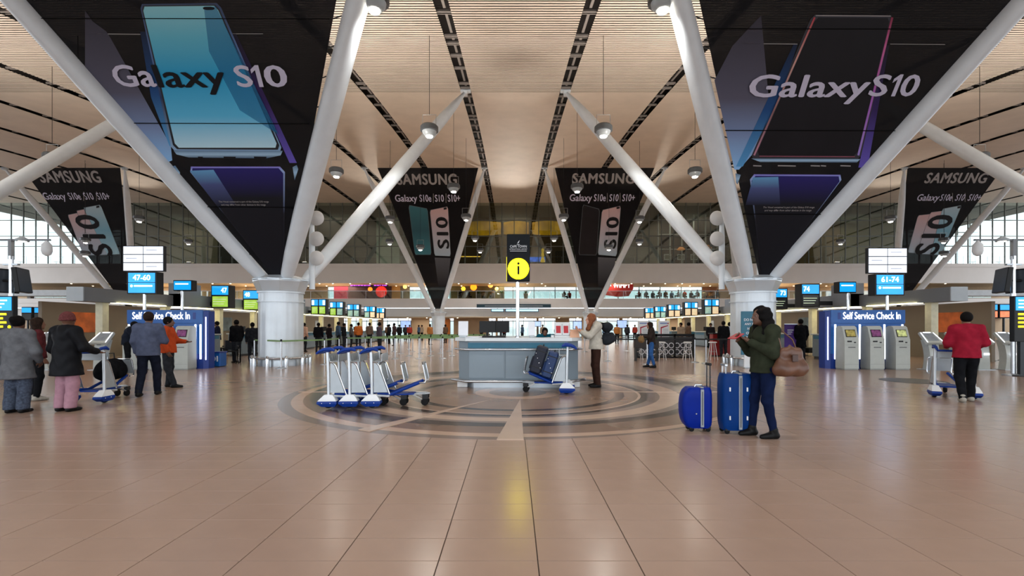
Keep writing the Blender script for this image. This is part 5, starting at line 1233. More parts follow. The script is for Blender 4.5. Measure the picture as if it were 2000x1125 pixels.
MB().rbox(-.22, .22, -.25, .2, .45, .5, .015).build('seat', BLACK, t); MB().rbox(-.22, .22, .19, .23, .52, .9, .01).build('backrest', BLACK, t)
t = thing('red_desk', 'small red service desk behind the black taped posts', 'desk', (at(1412, 690, 22.5).x, 22.6, 0)); MB().rbox(-.45, .45, 0, .4, .05, 1.1, .02).build('body', mat('red_desk_panel', '8e1b1b', .4), t); MB().rbox(-.5, .5, -.05, .45, 1.1, 1.14, .01).build('desk_top', DARKM, t); MB().box(-.4, .4, .05, .35, 0, .05).build('kick_base', BLACK, t)
# ================================================================== people: smooth implicit surfaces turned into meshes
def surface(fn, lo, hi, h):
    """surface nets on a regular grid"""
    ax = [np.arange(lo[i], hi[i] + h, h, dtype=np.float32) for i in range(3)]
    G = np.stack(np.meshgrid(*ax, indexing='ij'), -1); sh = G.shape[:3]
    d = fn(G.reshape(-1, 3)).reshape(sh)
    c = [(i, j, k) for i in (0, 1) for j in (0, 1) for k in (0, 1)]
    cut = lambda a, o: a[o[0]:a.shape[0] - 1 + o[0], o[1]:a.shape[1] - 1 + o[1], o[2]:a.shape[2] - 1 + o[2]]
    inside = sum(cut((d < 0).astype(np.int8), o) for o in c); act = (inside > 0) & (inside < 8)
    I = np.argwhere(act); n = len(I)
    if n == 0: return np.zeros((0, 3)), []
    idx = -np.ones(act.shape, np.int64); idx[act] = np.arange(n)
    dv = {o: d[I[:, 0] + o[0], I[:, 1] + o[1], I[:, 2] + o[2]] for o in c}
    acc = np.zeros((n, 3)); w = np.zeros(n)
    for a in c:
        for q in range(3):
            if a[q]: continue
            b = list(a); b[q] = 1; b = tuple(b); da, db = dv[a], dv[b]; m = (da < 0) != (db < 0)
            t = np.where(m, da / np.where(m, da - db, 1), 0); p = np.tile(np.array(a, float), (n, 1)); p[:, q] += t
            acc[m] += p[m]; w[m] += 1
    V = (I + acc / w[:, None]) * h + np.array(lo)
    Fc = []
    for q in range(3):
        s0 = [slice(None)] * 3; s1 = [slice(None)] * 3; s0[q] = slice(0, -1); s1[q] = slice(1, None)
        A, Bq = d[tuple(s0)] < 0, d[tuple(s1)] < 0
        E = np.argwhere(A != Bq); u, v = [(1, 2), (2, 0), (0, 1)][q]
        E = E[(E[:, u] > 0) & (E[:, v] > 0) & (E[:, u] < sh[u] - 1) & (E[:, v] < sh[v] - 1)]
        def cell(du, dv_):
            e = E.copy(); e[:, u] -= du; e[:, v] -= dv_; return idx[e[:, 0], e[:, 1], e[:, 2]]
        f4 = np.stack([cell(1, 1), cell(0, 1), cell(0, 0), cell(1, 0)], 1)
        fl_ = ~A[E[:, 0], E[:, 1], E[:, 2]]; f4[fl_] = f4[fl_][:, ::-1]
        Fc.append(f4)
    return V, np.concatenate(Fc)
def cone(P, a, b, ra, rb, fy=1.):
    a = np.array(a, np.float32); b = np.array(b, np.float32); ba = b - a; pa = P - a
    t = np.clip(pa @ ba / max(1e-9, ba @ ba), 0, 1); q = pa - t[:, None] * ba
    if fy != 1.: q = q * np.array([1, fy, 1], np.float32)
    return np.sqrt((q * q).sum(1)) - (ra + (rb - ra) * t)
def ell(P, c, r):
    p = P - np.array(c, np.float32); r = np.array(r, np.float32); k0 = np.sqrt(((p / r) ** 2).sum(1)) + 1e-9; k1 = np.sqrt(((p / r ** 2) ** 2).sum(1)) + 1e-9
    return k0 * (k0 - 1) / k1
def smin(a, b, k=.03):
    h = np.clip(.5 + .5 * (b - a) / k, 0, 1); return b * (1 - h) + a * h - k * h * (1 - h)
def folds(P, amp, f=1.):
    return amp * (np.sin(P[:, 2] * 38 * f + 3 * np.sin(P[:, 0] * 17) + 2 * np.sin(P[:, 1] * 13)) * .6 + np.sin(P[:, 0] * 31 + P[:, 2] * 23 + P[:, 1] * 19) * .4)
def mesh_from(name, parts, m, smooth=True):
    vs = []; fs = []; o = 0
    for V, Fq in parts:
        if len(V) == 0: continue
        vs.append(V); fs += [tuple(int(i) + o for i in f) for f in Fq]; o += len(V)
    me = bpy.data.meshes.new(name); me.from_pydata(np.concatenate(vs).tolist(), [], fs); me.materials.append(m)
    me.polygons.foreach_set('use_smooth', [True] * len(me.polygons)); me.update(); return me

BASE = dict(hipL=(-.09, 0, .90), hipR=(.09, 0, .90), kneeL=(-.1, .02, .49), kneeR=(.1, .02, .49), ankL=(-.105, -.02, .085), ankR=(.105, -.02, .085),
            pelvis=(0, 0, .95), waist=(0, .0, 1.08), chest=(0, 0, 1.27), neck=(0, -.02, 1.43), head=(0, .025, 1.575),
            shL=(-.175, -.01, 1.385), shR=(.175, -.01, 1.385), elbL=(-.225, -.03, 1.11), elbR=(.225, -.03, 1.11), wrL=(-.225, .06, .88), wrR=(.225, .06, .88))
def hand(P, wr, d, n, k, curl=.6, spread=1.):
    """palm, four bent fingers of unequal length and a thumb leaving the side of the palm"""
    wr, d, n = Vector(wr), Vector(d).normalized(), Vector(n); n = (n - d * n.dot(d)).normalized(); s = d.cross(n) * k
    D = cone(P, wr, wr + d * .035, .024, .026); pc = wr + d * .055
    for e in (-.026, -.009, .009, .026): D = smin(D, cone(P, wr + d * .02 + s * e * .6, wr + d * .088 + s * e, .014, .0125), .012)
    for e, L in ((-.028, .075), (-.0095, .086), (.0095, .08), (.028, .062)):
        p = wr + d * .088 + s * e; a = 0
        for seg, f_ in ((.45, .35), (.3, 1.), (.25, 1.5)):
            a = curl * f_; dd = d * math.cos(a) + n * math.sin(a); q = p + dd * L * seg; D = smin(D, cone(P, p, q, .0098, .0088), .004); p = q
    b0 = wr + d * .025 - s * .022; b1 = b0 + (d * .6 - s * .8 * spread + n * .35).normalized() * .042; b2 = b1 + (d * .9 + n * .5 * curl).normalized() * .032
    D = smin(D, cone(P, b0, b1, .016, .012), .01); return smin(D, cone(P, b1, b2, .0115, .0095), .004)

def person(label, loc, rz, H=1.7, pose=None, skin='8a6450', top=None, legs=None, shoe=None, hair=None, res=.017, group=None, hem=.86, flare=0., wide=0., bulk=.028, sleeve=True,
           hands=True, headgear=None, head_turn=0., face=True, hoodless=True, curl=.6, seated=False):
    s = H / 1.7; J = {k: np.array(v, float) for k, v in BASE.items()}
    for k, v in (pose or {}).items(): J[k] = np.array(v, float)
    hd = J['head']; ct, st_ = math.cos(head_turn), math.sin(head_turn)
    def hp(x, y, z): return hd + np.array((x * ct - y * st_, x * st_ + y * ct, z))
    def body(P):
        D = cone(P, J['pelvis'], J['waist'], .125, .112, 1.25); D = smin(D, cone(P, J['waist'], J['chest'], .112, .135, 1.3), .05)
        D = smin(D, cone(P, J['shL'], J['shR'], .058, .058), .05); D = smin(D, cone(P, J['chest'], J['neck'], .11, .05, 1.2), .04)
        for a in 'LR':
            D = smin(D, cone(P, J['hip' + a], J['knee' + a], .088, .06), .04); D = smin(D, cone(P, J['knee' + a], J['ank' + a], .058, .04), .03)
            an = J['ank' + a]; D = smin(D, cone(P, an + (0, -.03, -.04), an + (0, .14, -.055), .036, .03), .02)
            D = smin(D, cone(P, J['sh' + a], J['elb' + a], .052, .04), .03); D = smin(D, cone(P, J['elb' + a], J['wr' + a], .04, .028), .02)
        D = smin(D, cone(P, J['neck'], hp(0, -.01, -.06), .052, .05), .03)
        D = smin(D, ell(P, hp(0, -.012, .02), (.076, .095, .105)), .02); D = smin(D, ell(P, hp(0, .035, -.055), (.054, .058, .062)), .03)
        if face:
            D = smin(D, cone(P, hp(0, .085, .012), hp(0, .108, -.022), .011, .016), .012); D = smin(D, cone(P, hp(-.03, .078, .022), hp(.03, .078, .022), .014, .014), .012)
            D = smin(D, ell(P, hp(0, .088, -.058), (.024, .011, .013)), .008); D = smin(D, ell(P, hp(0, .08, -.095), (.022, .016, .016)), .015)
            for e in (-1, 1):
                D = np.maximum(D, -ell(P, hp(e * .031, .1, .004), (.017, .014, .011))); D = smin(D, ell(P, hp(e * .077, -.008, -.002), (.01, .022, .031)), .006)
        return D
    lo = np.min(list(J.values()), 0) - .26; hi = np.max(list(J.values()), 0) + .24; lo[2] = max(lo[2], -.02) if not seated else lo[2]
    parts = [surface(body, lo, hi, res)]
    if hands:
        for a, k in (('L', -1), ('R', 1)):
            wr = J['wr' + a]; d = wr - J['elb' + a]; n = np.array((-k * 1., .2, 0)) if abs(d[2]) > .15 else np.array((0, 0, 1.)) if curl > .5 else np.array((-k * 1., 0, .4))
            parts.append(surface(lambda P: hand(P, wr, d, n, k, curl), wr - .13, wr + .13, .0062 if res < .02 else .010))
    SK = mat('skin_' + skin, skin, .55, var=.05)
    root = bpy.data.objects.new('person', mesh_from('person', parts, SK)); COL.objects.link(root); tag(root, label, 'person', group)
    root.location = loc; root.rotation_euler = (0, 0, rz); root.scale = (s, s, s)
    def child(name, fn, m, lo_=lo, hi_=hi, r=res):
        V, Fq = surface(fn, lo_, hi_, r)
        if len(V) == 0: return
        o = bpy.data.objects.new(name, mesh_from(name, [(V, Fq)], m)); COL.objects.link(o); o.parent = root; return o
    if top:
        B_ = bulk
        def jacket(P):
            D = cone(P, J['pelvis'], J['waist'], .128 + B_, .118 + B_, 1.2); D = smin(D, cone(P, J['waist'], J['chest'], .118 + B_, .14 + B_, 1.25), .05)
            D = smin(D, cone(P, J['shL'] + (.01, 0, -.005), J['shR'] + (-.01, 0, -.005), .062 + B_ * .6, .062 + B_ * .6), .06)
            if hem < .88: D = smin(D, cone(P, J['waist'], (J['pelvis'][0], J['pelvis'][1], hem), .12 + B_, .145 + B_ + flare, 1.15), .06)
            for a in 'LR':
                arm = cone(P, J['sh' + a], J['elb' + a], .06 + B_ * .7, .052 + B_ * .5); wr = J['elb' + a] + (J['wr' + a] - J['elb' + a]) * .93
                arm = smin(arm, cone(P, J['elb' + a], wr, .05 + B_ * .5, .038 + B_ * .3), .03); D = smin(D, arm, .035)
            D = smin(D, cone(P, J['neck'] + (0, -.01, -.05), J['neck'] + (0, -.015, .005), .085, .07), .03)
            D = D + folds(P, .0055 if B_ < .05 else .009, 1. if B_ < .05 else .7)
            return np.maximum(D, hem - P[:, 2]) if not seated else D
        child('jacket', jacket, top)
    if legs:
        def trousers(P):
            D = cone(P, J['pelvis'] + (0, 0, .06), J['pelvis'] + (0, 0, -.03), .132, .14, 1.15)
            for a in 'LR':
                D = smin(D, cone(P, J['hip' + a], J['knee' + a], .1, .072 + wide * .6), .03); D = smin(D, cone(P, J['knee' + a], J['ank' + a] + (0, 0, .0), .07 + wide * .6, .052 + wide), .03)
            D = D + folds(P, .004); D = np.maximum(D, P[:, 2] - J['pelvis'][2] - .07)
            return D if seated else np.maximum(D, .06 - P[:, 2])
        child('trousers', trousers, legs)
    if shoe:
        def shoes(P):
            D = None
            for a in 'LR':
                an = J['ank' + a]; e = smin(cone(P, an + (0, -.035, -.045), an + (0, .06, -.05), .045, .045), cone(P, an + (0, .06, -.05), an + (0, .155, -.06), .045, .034), .02)
                e = smin(e, cone(P, an + (0, -.01, -.03), an + (0, 0, .03), .05, .052), .02); D = e if D is None else np.minimum(D, e)
            return np.maximum(D, -P[:, 2] + (.002 if not seated else -9))
        child('shoes', shoes, shoe)
    if hair:
        m, style = hair
        def hairf(P):
            D = ell(P, hp(0, -.022, .035), (.091, .104, .108))
            D = np.maximum(D, -ell(P, hp(0, .125, -.03), (.072, .09, .105)))
            if style == 'bun': D = smin(D, ell(P, hp(0, -.1, .07), (.06, .055, .055)), .03)
            if style == 'long':
                for e in (-1, 0, 1): D = smin(D, cone(P, hp(e * .055, -.06, 0), hp(e * .085, -.08 + .02 * abs(e), -.24), .055, .04), .04)
                for e in (-1, 1): D = smin(D, cone(P, hp(e * .07, -.01, .02), hp(e * .1, .02, -.2), .03, .03), .03)
                D = D + folds(P, .007, 1.3)
            if style == 'curly':
                for e in (-1, -.4, .4, 1): D = smin(D, cone(P, hp(e * .06, -.05, .02), hp(e * .13, -.12 + .05 * abs(e), -.28), .065, .055), .05)
                for e in (-1, 1): D = smin(D, cone(P, hp(e * .078, .0, .03), hp(e * .11, .0, -.24), .035, .04), .03)
                D = D + folds(P, .011, 1.7)
            if style == 'drape':
                for e in (-1, -.3, .3, 1): D = smin(D, cone(P, hp(e * .06, -.03, .02), hp(e * .085, .06 - .05 * (1 - abs(e)), -.22), .05, .035), .04)
                D = D + folds(P, .006, 1.4)
            if style == 'short': D = np.maximum(D, hd[2] - .06 - P[:, 2] - .6 * (P[:, 1] - hd[1]) * 0)
            return D
        child('hair', hairf, m, hd - (.3, .3, .5), hd + (.3, .3, .25), min(res, .014))
    if headgear:
        def hat(P):
            D = ell(P, hp(0, -.012, .04), (.096, .112, .115)); D = np.maximum(D, hd[2] - .005 - P[:, 2])
            return smin(D, np.abs(ell(P, hp(0, -.012, .01), (.098, .114, .03))) - .004, .02)
        child('beanie', hat, headgear, hd - .25, hd + .28, min(res, .014))
    if face and res < .02:
        e_ = MB()
        for e in (-1, 1): c = hp(e * .031, .0755, .004); e_.ball(tuple(c), .0105, 10, 8)
        e_.build('eyes', mat('eye_white', '7a7066', .5, spec=.2), root, True)
        e_ = MB()
        for e in (-1, 1): c = hp(e * .031, .0835, .004); e_.ball(tuple(c), .0052, 8, 6)
        e_.build('irises', mat('dark_iris', '1c120c', .2), root, True)
    return root
def cloth(name, col, var=.15, rough=.85, scale=14, bump=.25): return mat(name, col, rough, var=var, scale=scale, bump=bump, spec=.07)
SHB = mat('black_leather_shoe', '0f0e0e', .5, spec=.15); HBK = mat('black_hair', '0d0b0b', .7, var=.3, scale=30, bump=.4, spec=.08)
HAU = mat('auburn_hair', '7c4a30', .65, var=.25, scale=40, bump=.4, spec=.15); HBR = mat('dark_brown_hair', '231812', .7, var=.3, scale=30, bump=.4, spec=.08)
JEAN = cloth('dark_blue_denim', '0e1834', .2); JEAN2 = cloth('mid_blue_denim', '2c5286', .2); BLKC = cloth('black_cloth', '121316', .3); CHAR = cloth('charcoal_cloth', '26282d', .25)

# ---- woman with two blue suitcases
gw = ground(1492, 853)
W1 = person('woman in olive parka and dark jeans holding a red booklet, two blue suitcases before her', (gw.x, gw.y, .0), PI / 2 + .08, 1.68,
       dict(elbL=(-.24, .03, 1.10), elbR=(.235, .05, 1.10), wrL=(-.07, .24, 1.25), wrR=(.05, .30, 1.27), head=(0, .05, 1.575), ankL=(-.11, -.06, .085), ankR=(.1, .1, .085), kneeR=(.1, .07, .49)),
       '5a3a2a', cloth('olive_parka_cotton', '2b2f23', .2), JEAN, SHB, (HBK, 'curly'), .0145, None, .84, .012, -.006, .034, curl=.55)
t = thing('red_booklet', 'thin red booklet held in the hands of the woman in olive', 'booklet', W1.matrix_basis @ Vector((-.01, .39, 1.315)), PI / 2 + .08)
M = Matrix.Rotation(-.5, 4, 'X')
MB().rbox(-.09, .09, -.07, .07, -.006, .006, .003, M).build('cover', mat('red_booklet_cover', '9c0f24', .5), t); MB().box(-.085, .086, -.066, .066, -.004, .004, M).build('pages', WHITE, t)
# buttons on the parka
for z in (.98, 1.1):
    for dx in (-.13, -.05): pass
# brown handbag hanging from her shoulder
LEA = mat('tan_brown_leather', '5a3826', .45, var=.22, scale=7, bump=.15)
def bagf(P):
    D = cone(P * np.array([1, 1, 1], np.float32), (-.13, 0, .09), (.13, 0, .09), .1, .1, 1.0)
    D = smin(D, cone(P, (-.11, 0, .3), (.10, 0, .3), .05, .05, 1.3), .18); D = smin(D, cone(P, (0, 0, .33), (.0, 0, .38), .05, .02, 2.), .05)
    D = np.maximum(D, .0 - P[:, 2]) + folds(P, .006, .6); return D
hb = thing('handbag', 'tan brown leather handbag slung at the hip of the woman in olive', 'bag', W1.matrix_basis @ Vector((-.27, -.17, .82)), PI / 2 + .08 + .12)
o = bpy.data.objects.new('bag_body', mesh_from('bag_body', [surface(bagf, np.array((-.3, -.16, -.02)), np.array((.3, .16, .46)), .013)], LEA)); COL.objects.link(o); o.parent = hb; o.rotation_euler = (0, 0, PI / 2)
MB().tube([(.0, -.1, .3), (.02, -.05, .45), (.07, .07, .57), (.09, .15, .60)], .009, 8).build('strap', LEA, hb, True); MB().tube([(.0, .12, .3), (.02, .14, .45), (.08, .17, .58), (.09, .15, .60)], .009, 8).build('strap', LEA, hb, True)
MB().rbox(-.075, -.06, -.05, .03, .18, .27, .006).build('clasp_patch', mat('dark_brown_leather', '3c2218', .45), hb)

# ---- traveller with backpack at the counter
gb_ = ground(1161, 758)
W2 = person('red-haired traveller in cream jacket and brown trousers leaning at the counter, backpack on', (gb_.x + .06, gb_.y + .1, .011), PI / 2, 1.77,
       dict(head=(0, .13, 1.53), neck=(0, .03, 1.43), chest=(0, .02, 1.27), elbL=(-.21, .18, 1.16), elbR=(.2, .2, 1.16), wrL=(-.1, .34, 1.25), wrR=(.08, .36, 1.27)), 'c08a70', cloth('cream_jacket', 'b3aca0', .12), cloth('brown_trousers', '33211b', .2), SHB, (HAU, 'drape'), .017, None, .86, .015, .012, .036)
def packf(P):
    D = cone(P, (-.06, 0, .1), (.06, 0, .1), .13, .13, .85); D = smin(D, cone(P, (-.07, 0, .4), (.07, 0, .4), .11, .11, .85), .12); D = smin(D, cone(P, (-.05, -.12, .12), (.05, -.12, .2), .08, .07), .05)
    return D + folds(P, .007, .7)
bp_ = thing('backpack', 'dark grey bulging backpack on the back of the red-haired traveller', 'bag', W2.matrix_basis @ Vector((0, -.24, .98)), PI / 2)
o = bpy.data.objects.new('pack_body', mesh_from('pack_body', [surface(packf, np.array((-.3, -.3, -.08)), np.array((.3, .25, .6)), .016)], cloth('dark_grey_nylon', '25282c', .2, .6))); COL.objects.link(o); o.parent = bp_
for e in (-1, 1): MB().tube([(e * .1, .08, .48), (e * .12, .2, .50), (e * .13, .34, .42), (e * .13, .33, .25), (e * .12, .1, .1)], .018, 8).build('shoulder_strap', BLACK, bp_, True)
MB().tube([(-.08, -.13, .32), (0, -.16, .33), (.08, -.13, .32)], .008, 6).build('zip', DARKM, bp_)

# ---- group on the left
g = ground(34, 806); person('person in long grey hooded coat and checked trousers, seen from behind', (g.x, g.y, 0), .1, 1.60, dict(elbL=(-.28, .0, 1.08), elbR=(.28, .02, 1.08), wrL=(-.24, .12, .9), wrR=(.22, .16, .9)), '5a3a2a', cloth('grey_wool_coat', '5b5c60', .15), None or cloth('blue_grey_check_trousers', '3f4654', .35, scale=30), SHB, (HBK, 'bun'), .018, None, .60, .05, .04, .055)
g = ground(130, 803); person('person in black padded jacket, pink trousers and knitted hat, back turned', (g.x, g.y, 0), -.15, 1.66, dict(elbL=(-.29, .0, 1.08), elbR=(.29, .05, 1.1), wrL=(-.25, .14, .9), wrR=(.26, .3, 1.02)), '5a3a2a', mat('black_padded_nylon', '0c0d11', .6, var=.3, scale=8, bump=.3, spec=.12), cloth('dusty_pink_trousers', '9a7480', .1), SHB, None, .018, None, .62, .045, .035, .06, headgear=cloth('maroon_knit', '5a3232', .3, scale=40))
g = ground(72, 782); person('person in maroon top half hidden behind the grey coat', (g.x, g.y, 0), -.6, 1.6, None, '6a4634', cloth('maroon_knit_top', '4a1f22', .3), BLKC, mat('pale_trainer', '8f8a80', .6), (HBR, 'long'), .022)
g = ground(290, 773); person('person in slate blue jacket and dark trousers walking before the kiosk wall', (g.x, g.y, 0), .35, 1.73, dict(ankL=(-.1, -.2, .1), kneeL=(-.1, -.02, .5), ankR=(.1, .16, .085), kneeR=(.1, .14, .5), elbR=(.25, .06, 1.12), wrR=(.2, .3, 1.08)), '7a5844', cloth('slate_blue_jacket', '4a5064', .15), cloth('navy_trousers', '161a26', .25), SHB, (HBR, 'short'), .018, None, .82, .02, .01, .045)
g = ground(328, 757); person('worker in bright orange safety jacket beside the kiosk wall', (g.x, g.y, 0), -1.2, 1.66, dict(elbL=(-.25, .1, 1.12), wrL=(-.18, .32, 1.1), ankR=(.1, .15, .085)), '5a3a2a', cloth('orange_safety_jacket', 'a5401e', .1), CHAR, SHB, (HBK, 'short'), .018, None, .84, .02, .01, .045)
g = ground(238, 727); person('dark-jacketed person bending over a kiosk behind the loaded trolley', (g.x, g.y + .2, 0), -.9, 1.7, dict(head=(0, .2, 1.48), neck=(0, .1, 1.38), chest=(0, .05, 1.25), wrL=(-.1, .42, 1.1), wrR=(.1, .42, 1.1), elbL=(-.24, .16, 1.1), elbR=(.24, .16, 1.1), shL=(-.175, .07, 1.34), shR=(.175, .07, 1.34)), '8a6450', cloth('midnight_jacket', '191d28', .25), BLKC, SHB, (HBK, 'short'), .021)
# striped band on the safety jacket is part of the jacket: add reflective hoops
# loaded trolley of that group
gt = ground(203, 788)
trl = copy_tree(tr0, (gt.x - .36, gt.y + .05, 0), PI / 2 + .1, 'luggage trolley loaded with a green bag and black bag, beside the pink trousers'); del trl['group']
tl = Matrix.Translation(Vector(trl.location)) @ Matrix.Rotation(PI / 2 + .1, 4, 'Z')
def softbag(name, label, m, size, mtx):
    def f_(P): return smin(cone(P, (-size[0], 0, size[2] * .35), (size[0], 0, size[2] * .35), size[1], size[1]), cone(P, (-size[0] * .8, 0, size[2]), (size[0] * .8, 0, size[2]), size[1] * .7, size[1] * .7), .1) + folds(P, .008, .6)
    t = thing(name, label, 'bag'); e = size[0] + size[1] + .1
    o = bpy.data.objects.new('bag_body', mesh_from('bag_body', [surface(f_, np.array((-e, -e, -e * .6)), np.array((e, e, size[2] + size[1] + .1)), .02)], m)); COL.objects.link(o); o.parent = t
    MB().tube([(-.1, 0, size[2] + size[1] * .6), (-.08, 0, size[2] + size[1] + .06), (.08, 0, size[2] + size[1] + .06), (.1, 0, size[2] + size[1] * .6)], .012, 6).build('handle', BLACK, t, True); t.matrix_world = mtx; return t
softbag('duffel_bag', 'big black bag lying on the loaded trolley', BLKC, (.16, .17, .2), tl @ Matrix.Translation(Vector((.55, -.02, .47))))
softbag('green_bag', 'olive green bag hanging under the trolley handle by the pink trousers', cloth('olive_green_bag', '55602a', .15), (.08, .1, .2), tl @ Matrix.Translation(Vector((.1, .38, .42))))
# ---- red jacket on the right with a trolley
g = ground(1888, 785); person('person in red jacket and black trousers pushing a trolley past the pedestal kiosks', (g.x, g.y, 0), -.5, 1.70, dict(ankL=(-.1, -.16, .1), ankR=(.1, .15, .085), kneeR=(.1, .13, .5), elbL=(-.26, .03, 1.12), elbR=(.26, .03, 1.12), wrL=(-.22, .25, 1.04), wrR=(.22, .25, 1.04)), '7a5844', cloth('red_jacket', '861a2c', .12), BLKC, mat('pale_trainer', '8f8a80', .6), (HBK, 'short'), .018, None, .84, .02, .01, .05)
trr = copy_tree(tr0, (g.x + .24, g.y + .5, 0), PI / 2 - .5, 'empty luggage trolley pushed by the person in red jacket'); del trr['group']
# ---- jeans traveller with tan bag
g = ground(1272, 718)
W3 = person('traveller in dark top and blue jeans near the white totems', (g.x, g.y, 0), PI / 2 - .2, 1.62, dict(ankL=(-.1, -.1, .09), ankR=(.1, .12, .085), head=(0, .06, 1.56), wrL=(-.15, .28, 1.15), wrR=(.15, .28, 1.15), elbL=(-.24, .05, 1.12), elbR=(.24, .05, 1.12)), '9a6f58', cloth('dark_brown_top', '2c2420', .2), JEAN2, SHB, (HBR, 'long'), .021)
softbag('tan_holdall', 'tan holdall carried in front by the jeans traveller', cloth('tan_canvas', '7a6040', .15), (.17, .1, .12), W3.matrix_basis @ Matrix.Translation(Vector((-.02, .36, .98))))
# ---- people at the desks
DK = [(462, 708, PI * .35, 1.72, 'man in black suit standing at the desk under screen 48'.replace('screen 48', 'the green screens'), BLKC, 'short'),
      (493, 706, PI * .2, 1.62, 'person in charcoal jacket between the black suit and thick column', CHAR, 'short'),
      (1564, 708, 0, 1.75, 'person in long black coat waiting at the desk beside the purple banner', BLKC, 'short'),
      (1413, 697, 0, 1.72, 'person in black clothes before the small red desk', BLKC, 'short'),
      (1425, 694, -1.0, 1.68, 'person in pale shirt beside the small red desk', cloth('pale_blue_shirt', 'a9b4c4', .08), 'short'),
      (424, 699, PI * .7, 1.7, 'staff member in dark navy behind the purple banner and wheelchair', cloth('navy_uniform', '171a2c', .2), 'short')]
for px, py, rz, H, lb, m, hs in DK:
    g = ground(px, py); person(lb, (g.x, g.y, 0), rz, H, None, '5f4232', m, CHAR, SHB, (HBK, hs), .023, None, .6 if 'long' in lb else .84, .02, .01, .04, face=False)
# ---- information staff inside the counter
for px, lb, m in ((1064, 'staff member in teal uniform behind the counter next to the white stand', TEAL), (1090, 'staff member in teal uniform behind the brochure rack', TEAL)):
    person(lb, (at(px, 650, 11.75).x, 11.75, 0), PI if px < 1080 else PI - .5, 1.45, dict(head=(0, .1, 1.52)), '6a4634', cloth('teal_uniform', '0f5468', .12), CHAR, SHB, (HBK, 'short'), .023, 'teal staff')
# ---- queue behind the trolleys
QC = [(594, 27, 'c09a86', 'peach top'), (622, 26, '0f1014', 'broad black jacket'), (643, 28, '201a1c', 'dark plum jacket'), (661, 29, '3c5068', 'denim blue jacket'), (672, 30, '18191c', 'black hooded top'),
      (700, 31, 'b0602a', 'orange jacket'), (686, 33, '4a4a4c', 'grey fleece'), (741, 24.5, '4c4450', 'mauve-grey jacket'), (722, 34, '6a5a50', 'brown cardigan'), (770, 36, '3a2a2c', 'dark red-brown top')]
for px, Y, c, nm in QC: person('person in ' + nm + ' waiting in the green taped queue', (at(px, 650, Y).x, Y, 0), random.uniform(-2, 2), random.uniform(1.62, 1.78), None, '6a4634', cloth('queue_' + c, c, .15), CHAR, SHB, (HBK, 'short'), .028, 'queue by the green tape', hands=False, face=False)
# ---- tiny people far away: shared meshes, recoloured per object
proto = person('person standing in the far ground floor hall', (0, 40, 0), 0, 1.7, None, '6a4634', CHAR, BLKC, SHB, (HBK, 'short'), .04, 'far hall people', hands=False, face=False)
far_cols = ['26282d', '7a2a22', '3c5068', '8a7a68', '1a1a1e', '5a4636', 'a06a3a']
spots_ = [(792, 50), (800, 47), (818, 52), (824, 50), (780, 44), (757, 46), (1205, 40), (1225, 44), (1240, 48), (1180, 46), (1330, 27), (1388, 30), (1345, 26), (840, 38), (940, 45), (985, 48), (1020, 46), (1060, 44), (760, 40), (870, 42)]
adj = ['near the wide flight screen', 'beside the far middle column', 'by the glass doors', 'behind the information counter', 'behind the black taped posts']
for i, (px, Y) in enumerate(spots_):
    o = proto if i == 0 else copy_tree(proto)
    o.location = (at(px, 650, Y).x, Y, 0); o.rotation_euler = (0, 0, random.uniform(-3, 3)); c = far_cols[i % 7]
    o['label'] = 'tiny ' + ['charcoal', 'brick red', 'denim blue', 'sand', 'black', 'brown', 'orange-brown'][i % 7] + '-topped person far away ' + (adj[0] if px < 810 else adj[1] if px < 880 else adj[3] if px < 1100 else adj[4])
    for ch in o.children:
        if ch.name.startswith('jacket'): ch.material_slots[0].link = 'OBJECT'; ch.material_slots[0].material = cloth('far_' + c, c, .1)
# seated cafe guests along the gallery
SEAT = dict(hipL=(-.1, .02, .46), hipR=(.1, .02, .46), kneeL=(-.12, .42, .48), kneeR=(.12, .42, .48), ankL=(-.12, .42, .09), ankR=(.12, .42, .09), pelvis=(0, 0, .5), waist=(0, -.02, .64), chest=(0, 0, .84), neck=(0, 0, 1.0), head=(0, .03, 1.145), shL=(-.175, 0, .955), shR=(.175, 0, .955), elbL=(-.24, .05, .7), elbR=(.24, .05, .7), wrL=(-.14, .28, .74), wrR=(.14, .28, .74))
guest = person('guest seated at the gallery cafe', (0, 62, Z_L2), 0, 1.7, SEAT, '6a4634', CHAR, BLKC, None, (HBK, 'short'), .04, 'gallery guests', hands=False, face=False, hem=.46, seated=True)
def cafe_chair(loc, rz, label):
    t = thing('cafe_chair', label, 'chair', loc, rz, 'gallery chairs')
    MB().rbox(-.22, .22, -.22, .22, .34, .40, .02).build('seat', mat('brown_chair', '4a3428', .6), t); MB().rbox(-.22, .22, -.24, -.2, .40, .85, .015).build('backrest', mat('brown_chair', '4a3428', .6), t)
    for x in (-.19, .19):
        for y in (-.19, .19): MB().box(x - .02, x + .02, y - .02, y + .02, 0, .34).build('leg', DARKM, t)
    return t
ch0 = None
gpx = [1248, 1262, 1275, 1288, 1300, 1312, 1325, 1337, 1350, 1362, 1375, 1388, 1402, 1102, 1112, 900, 915, 945, 962]
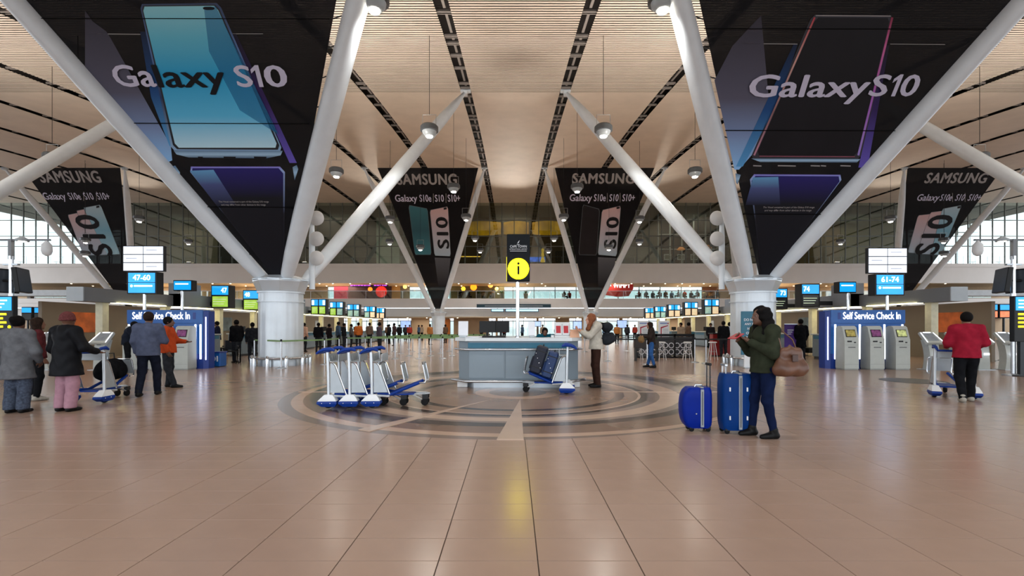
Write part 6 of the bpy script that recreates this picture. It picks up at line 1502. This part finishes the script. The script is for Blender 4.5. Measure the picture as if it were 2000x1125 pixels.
for i, px in enumerate(gpx):
    Y = 61.6 + (i % 3) * 1.1; rz = (.9, -.8, PI)[i % 3] + random.uniform(-.3, .3); L = (at(px, 650, Y).x, Y, Z_L2)
    zone = 'right of the red cafe sign' if px > 1200 else 'beside the bright cafe windows' if px > 1000 else 'at the olive bar'
    o = guest if i == 0 else copy_tree(guest); o.location = L; o.rotation_euler = (0, 0, rz); c = far_cols[(i * 3 + 1) % 7]
    o['label'] = ['charcoal', 'brick red', 'denim blue', 'sand', 'black', 'brown', 'orange-brown'][(i * 3 + 1) % 7] + '-topped guest seated on the gallery ' + zone
    for ch in o.children:
        if ch.name.startswith('jacket'): ch.material_slots[0].link = 'OBJECT'; ch.material_slots[0].material = cloth('far_' + c, c, .1)
    lb = 'brown cafe chair on the gallery ' + zone
    if ch0 is None: ch0 = cafe_chair(L, rz, lb)
    else: copy_tree(ch0, L, rz, lb)

# ================================================================== third level: pieces that belong to a part of a thing
SUB = dict(lettering=('banner_cloth', 'cabinet', 'header', 'panel', 'housing'), small_print=('banner_cloth',), divider=('banner_cloth',), seam=('banner_cloth',), phone_side_glow=('banner_cloth',), phone_frame=('banner_cloth',), phone_screen=('banner_cloth',),
           screen_shade=('banner_cloth',), camera_pill=('banner_cloth',), camera_dot=('banner_cloth',), phone_bottom_edge=('banner_cloth',), phone_port=('banner_cloth',), lower_phone=('banner_cloth',), lower_phone_sheen=('banner_cloth',), phone_corner=('banner_cloth',), edge_light=('banner_cloth', 'cabinet'), phone_face=('banner_cloth',), phone_reflection=('banner_cloth',),
           stud=('shell',), front_pocket=('shell',), shell_stud=('shell',), zip_line=('zip_band',), bolt=('wheel_cover',), basket_wire=('basket',), red_leaflet=('pocket',), text_line=('lower_screen', 'blue_face', 'lit_face', 'print', 'panel', 'panel_screen'), number_patch=('header_screen',),
           touch_screen=('screen_bezel', 'head'), led_edge=('head',), display=('screen_case', 'housing'), header_mark=('header',), yellow_line=('cabinet',), yellow_dot=('cabinet',), red_stripe=('panel',), red_dot=('panel',), blue_line=('panel',), pattern_ring=('fence_panel',), letter_i_stem=('cabinet',), letter_i_dot=('cabinet',), yellow_disc=('cabinet',), emblem=('cabinet', 'box_body'), underline=('cabinet',), emblem_mark=('box_body',), text_strip=('box_body',), letter_block=('backing',), spoke=('wheel',), clasp_patch=('bag_body',), monitor_face=('monitor_case',), monitor_neck=('monitor',), arm_lamp_lens=('arm_lamp',))
base = lambda o: o.name.split('.')[0]
for root in [o for o in list(COL.objects) if o.parent is None and o.type == 'EMPTY']:
    kids = list(root.children); byname = {}
    for k in kids: byname.setdefault(base(k), []).append(k)
    cnt_ = {}
    for k in kids:
        for want in SUB.get(base(k), ()):
            ps = [p for p in byname.get(want, []) if p.location.length < 1e-6 and abs(p.rotation_euler.x) + abs(p.rotation_euler.y) + abs(p.rotation_euler.z) < 1e-6]
            if ps:
                n_ = cnt_.get(base(k), 0); cnt_[base(k)] = n_ + 1
                ml = k.matrix_local.copy() if base(k) in ('lettering', 'small_print') else None
                k.parent = ps[n_ * len(ps) // max(1, len(byname[base(k)]))]
                break
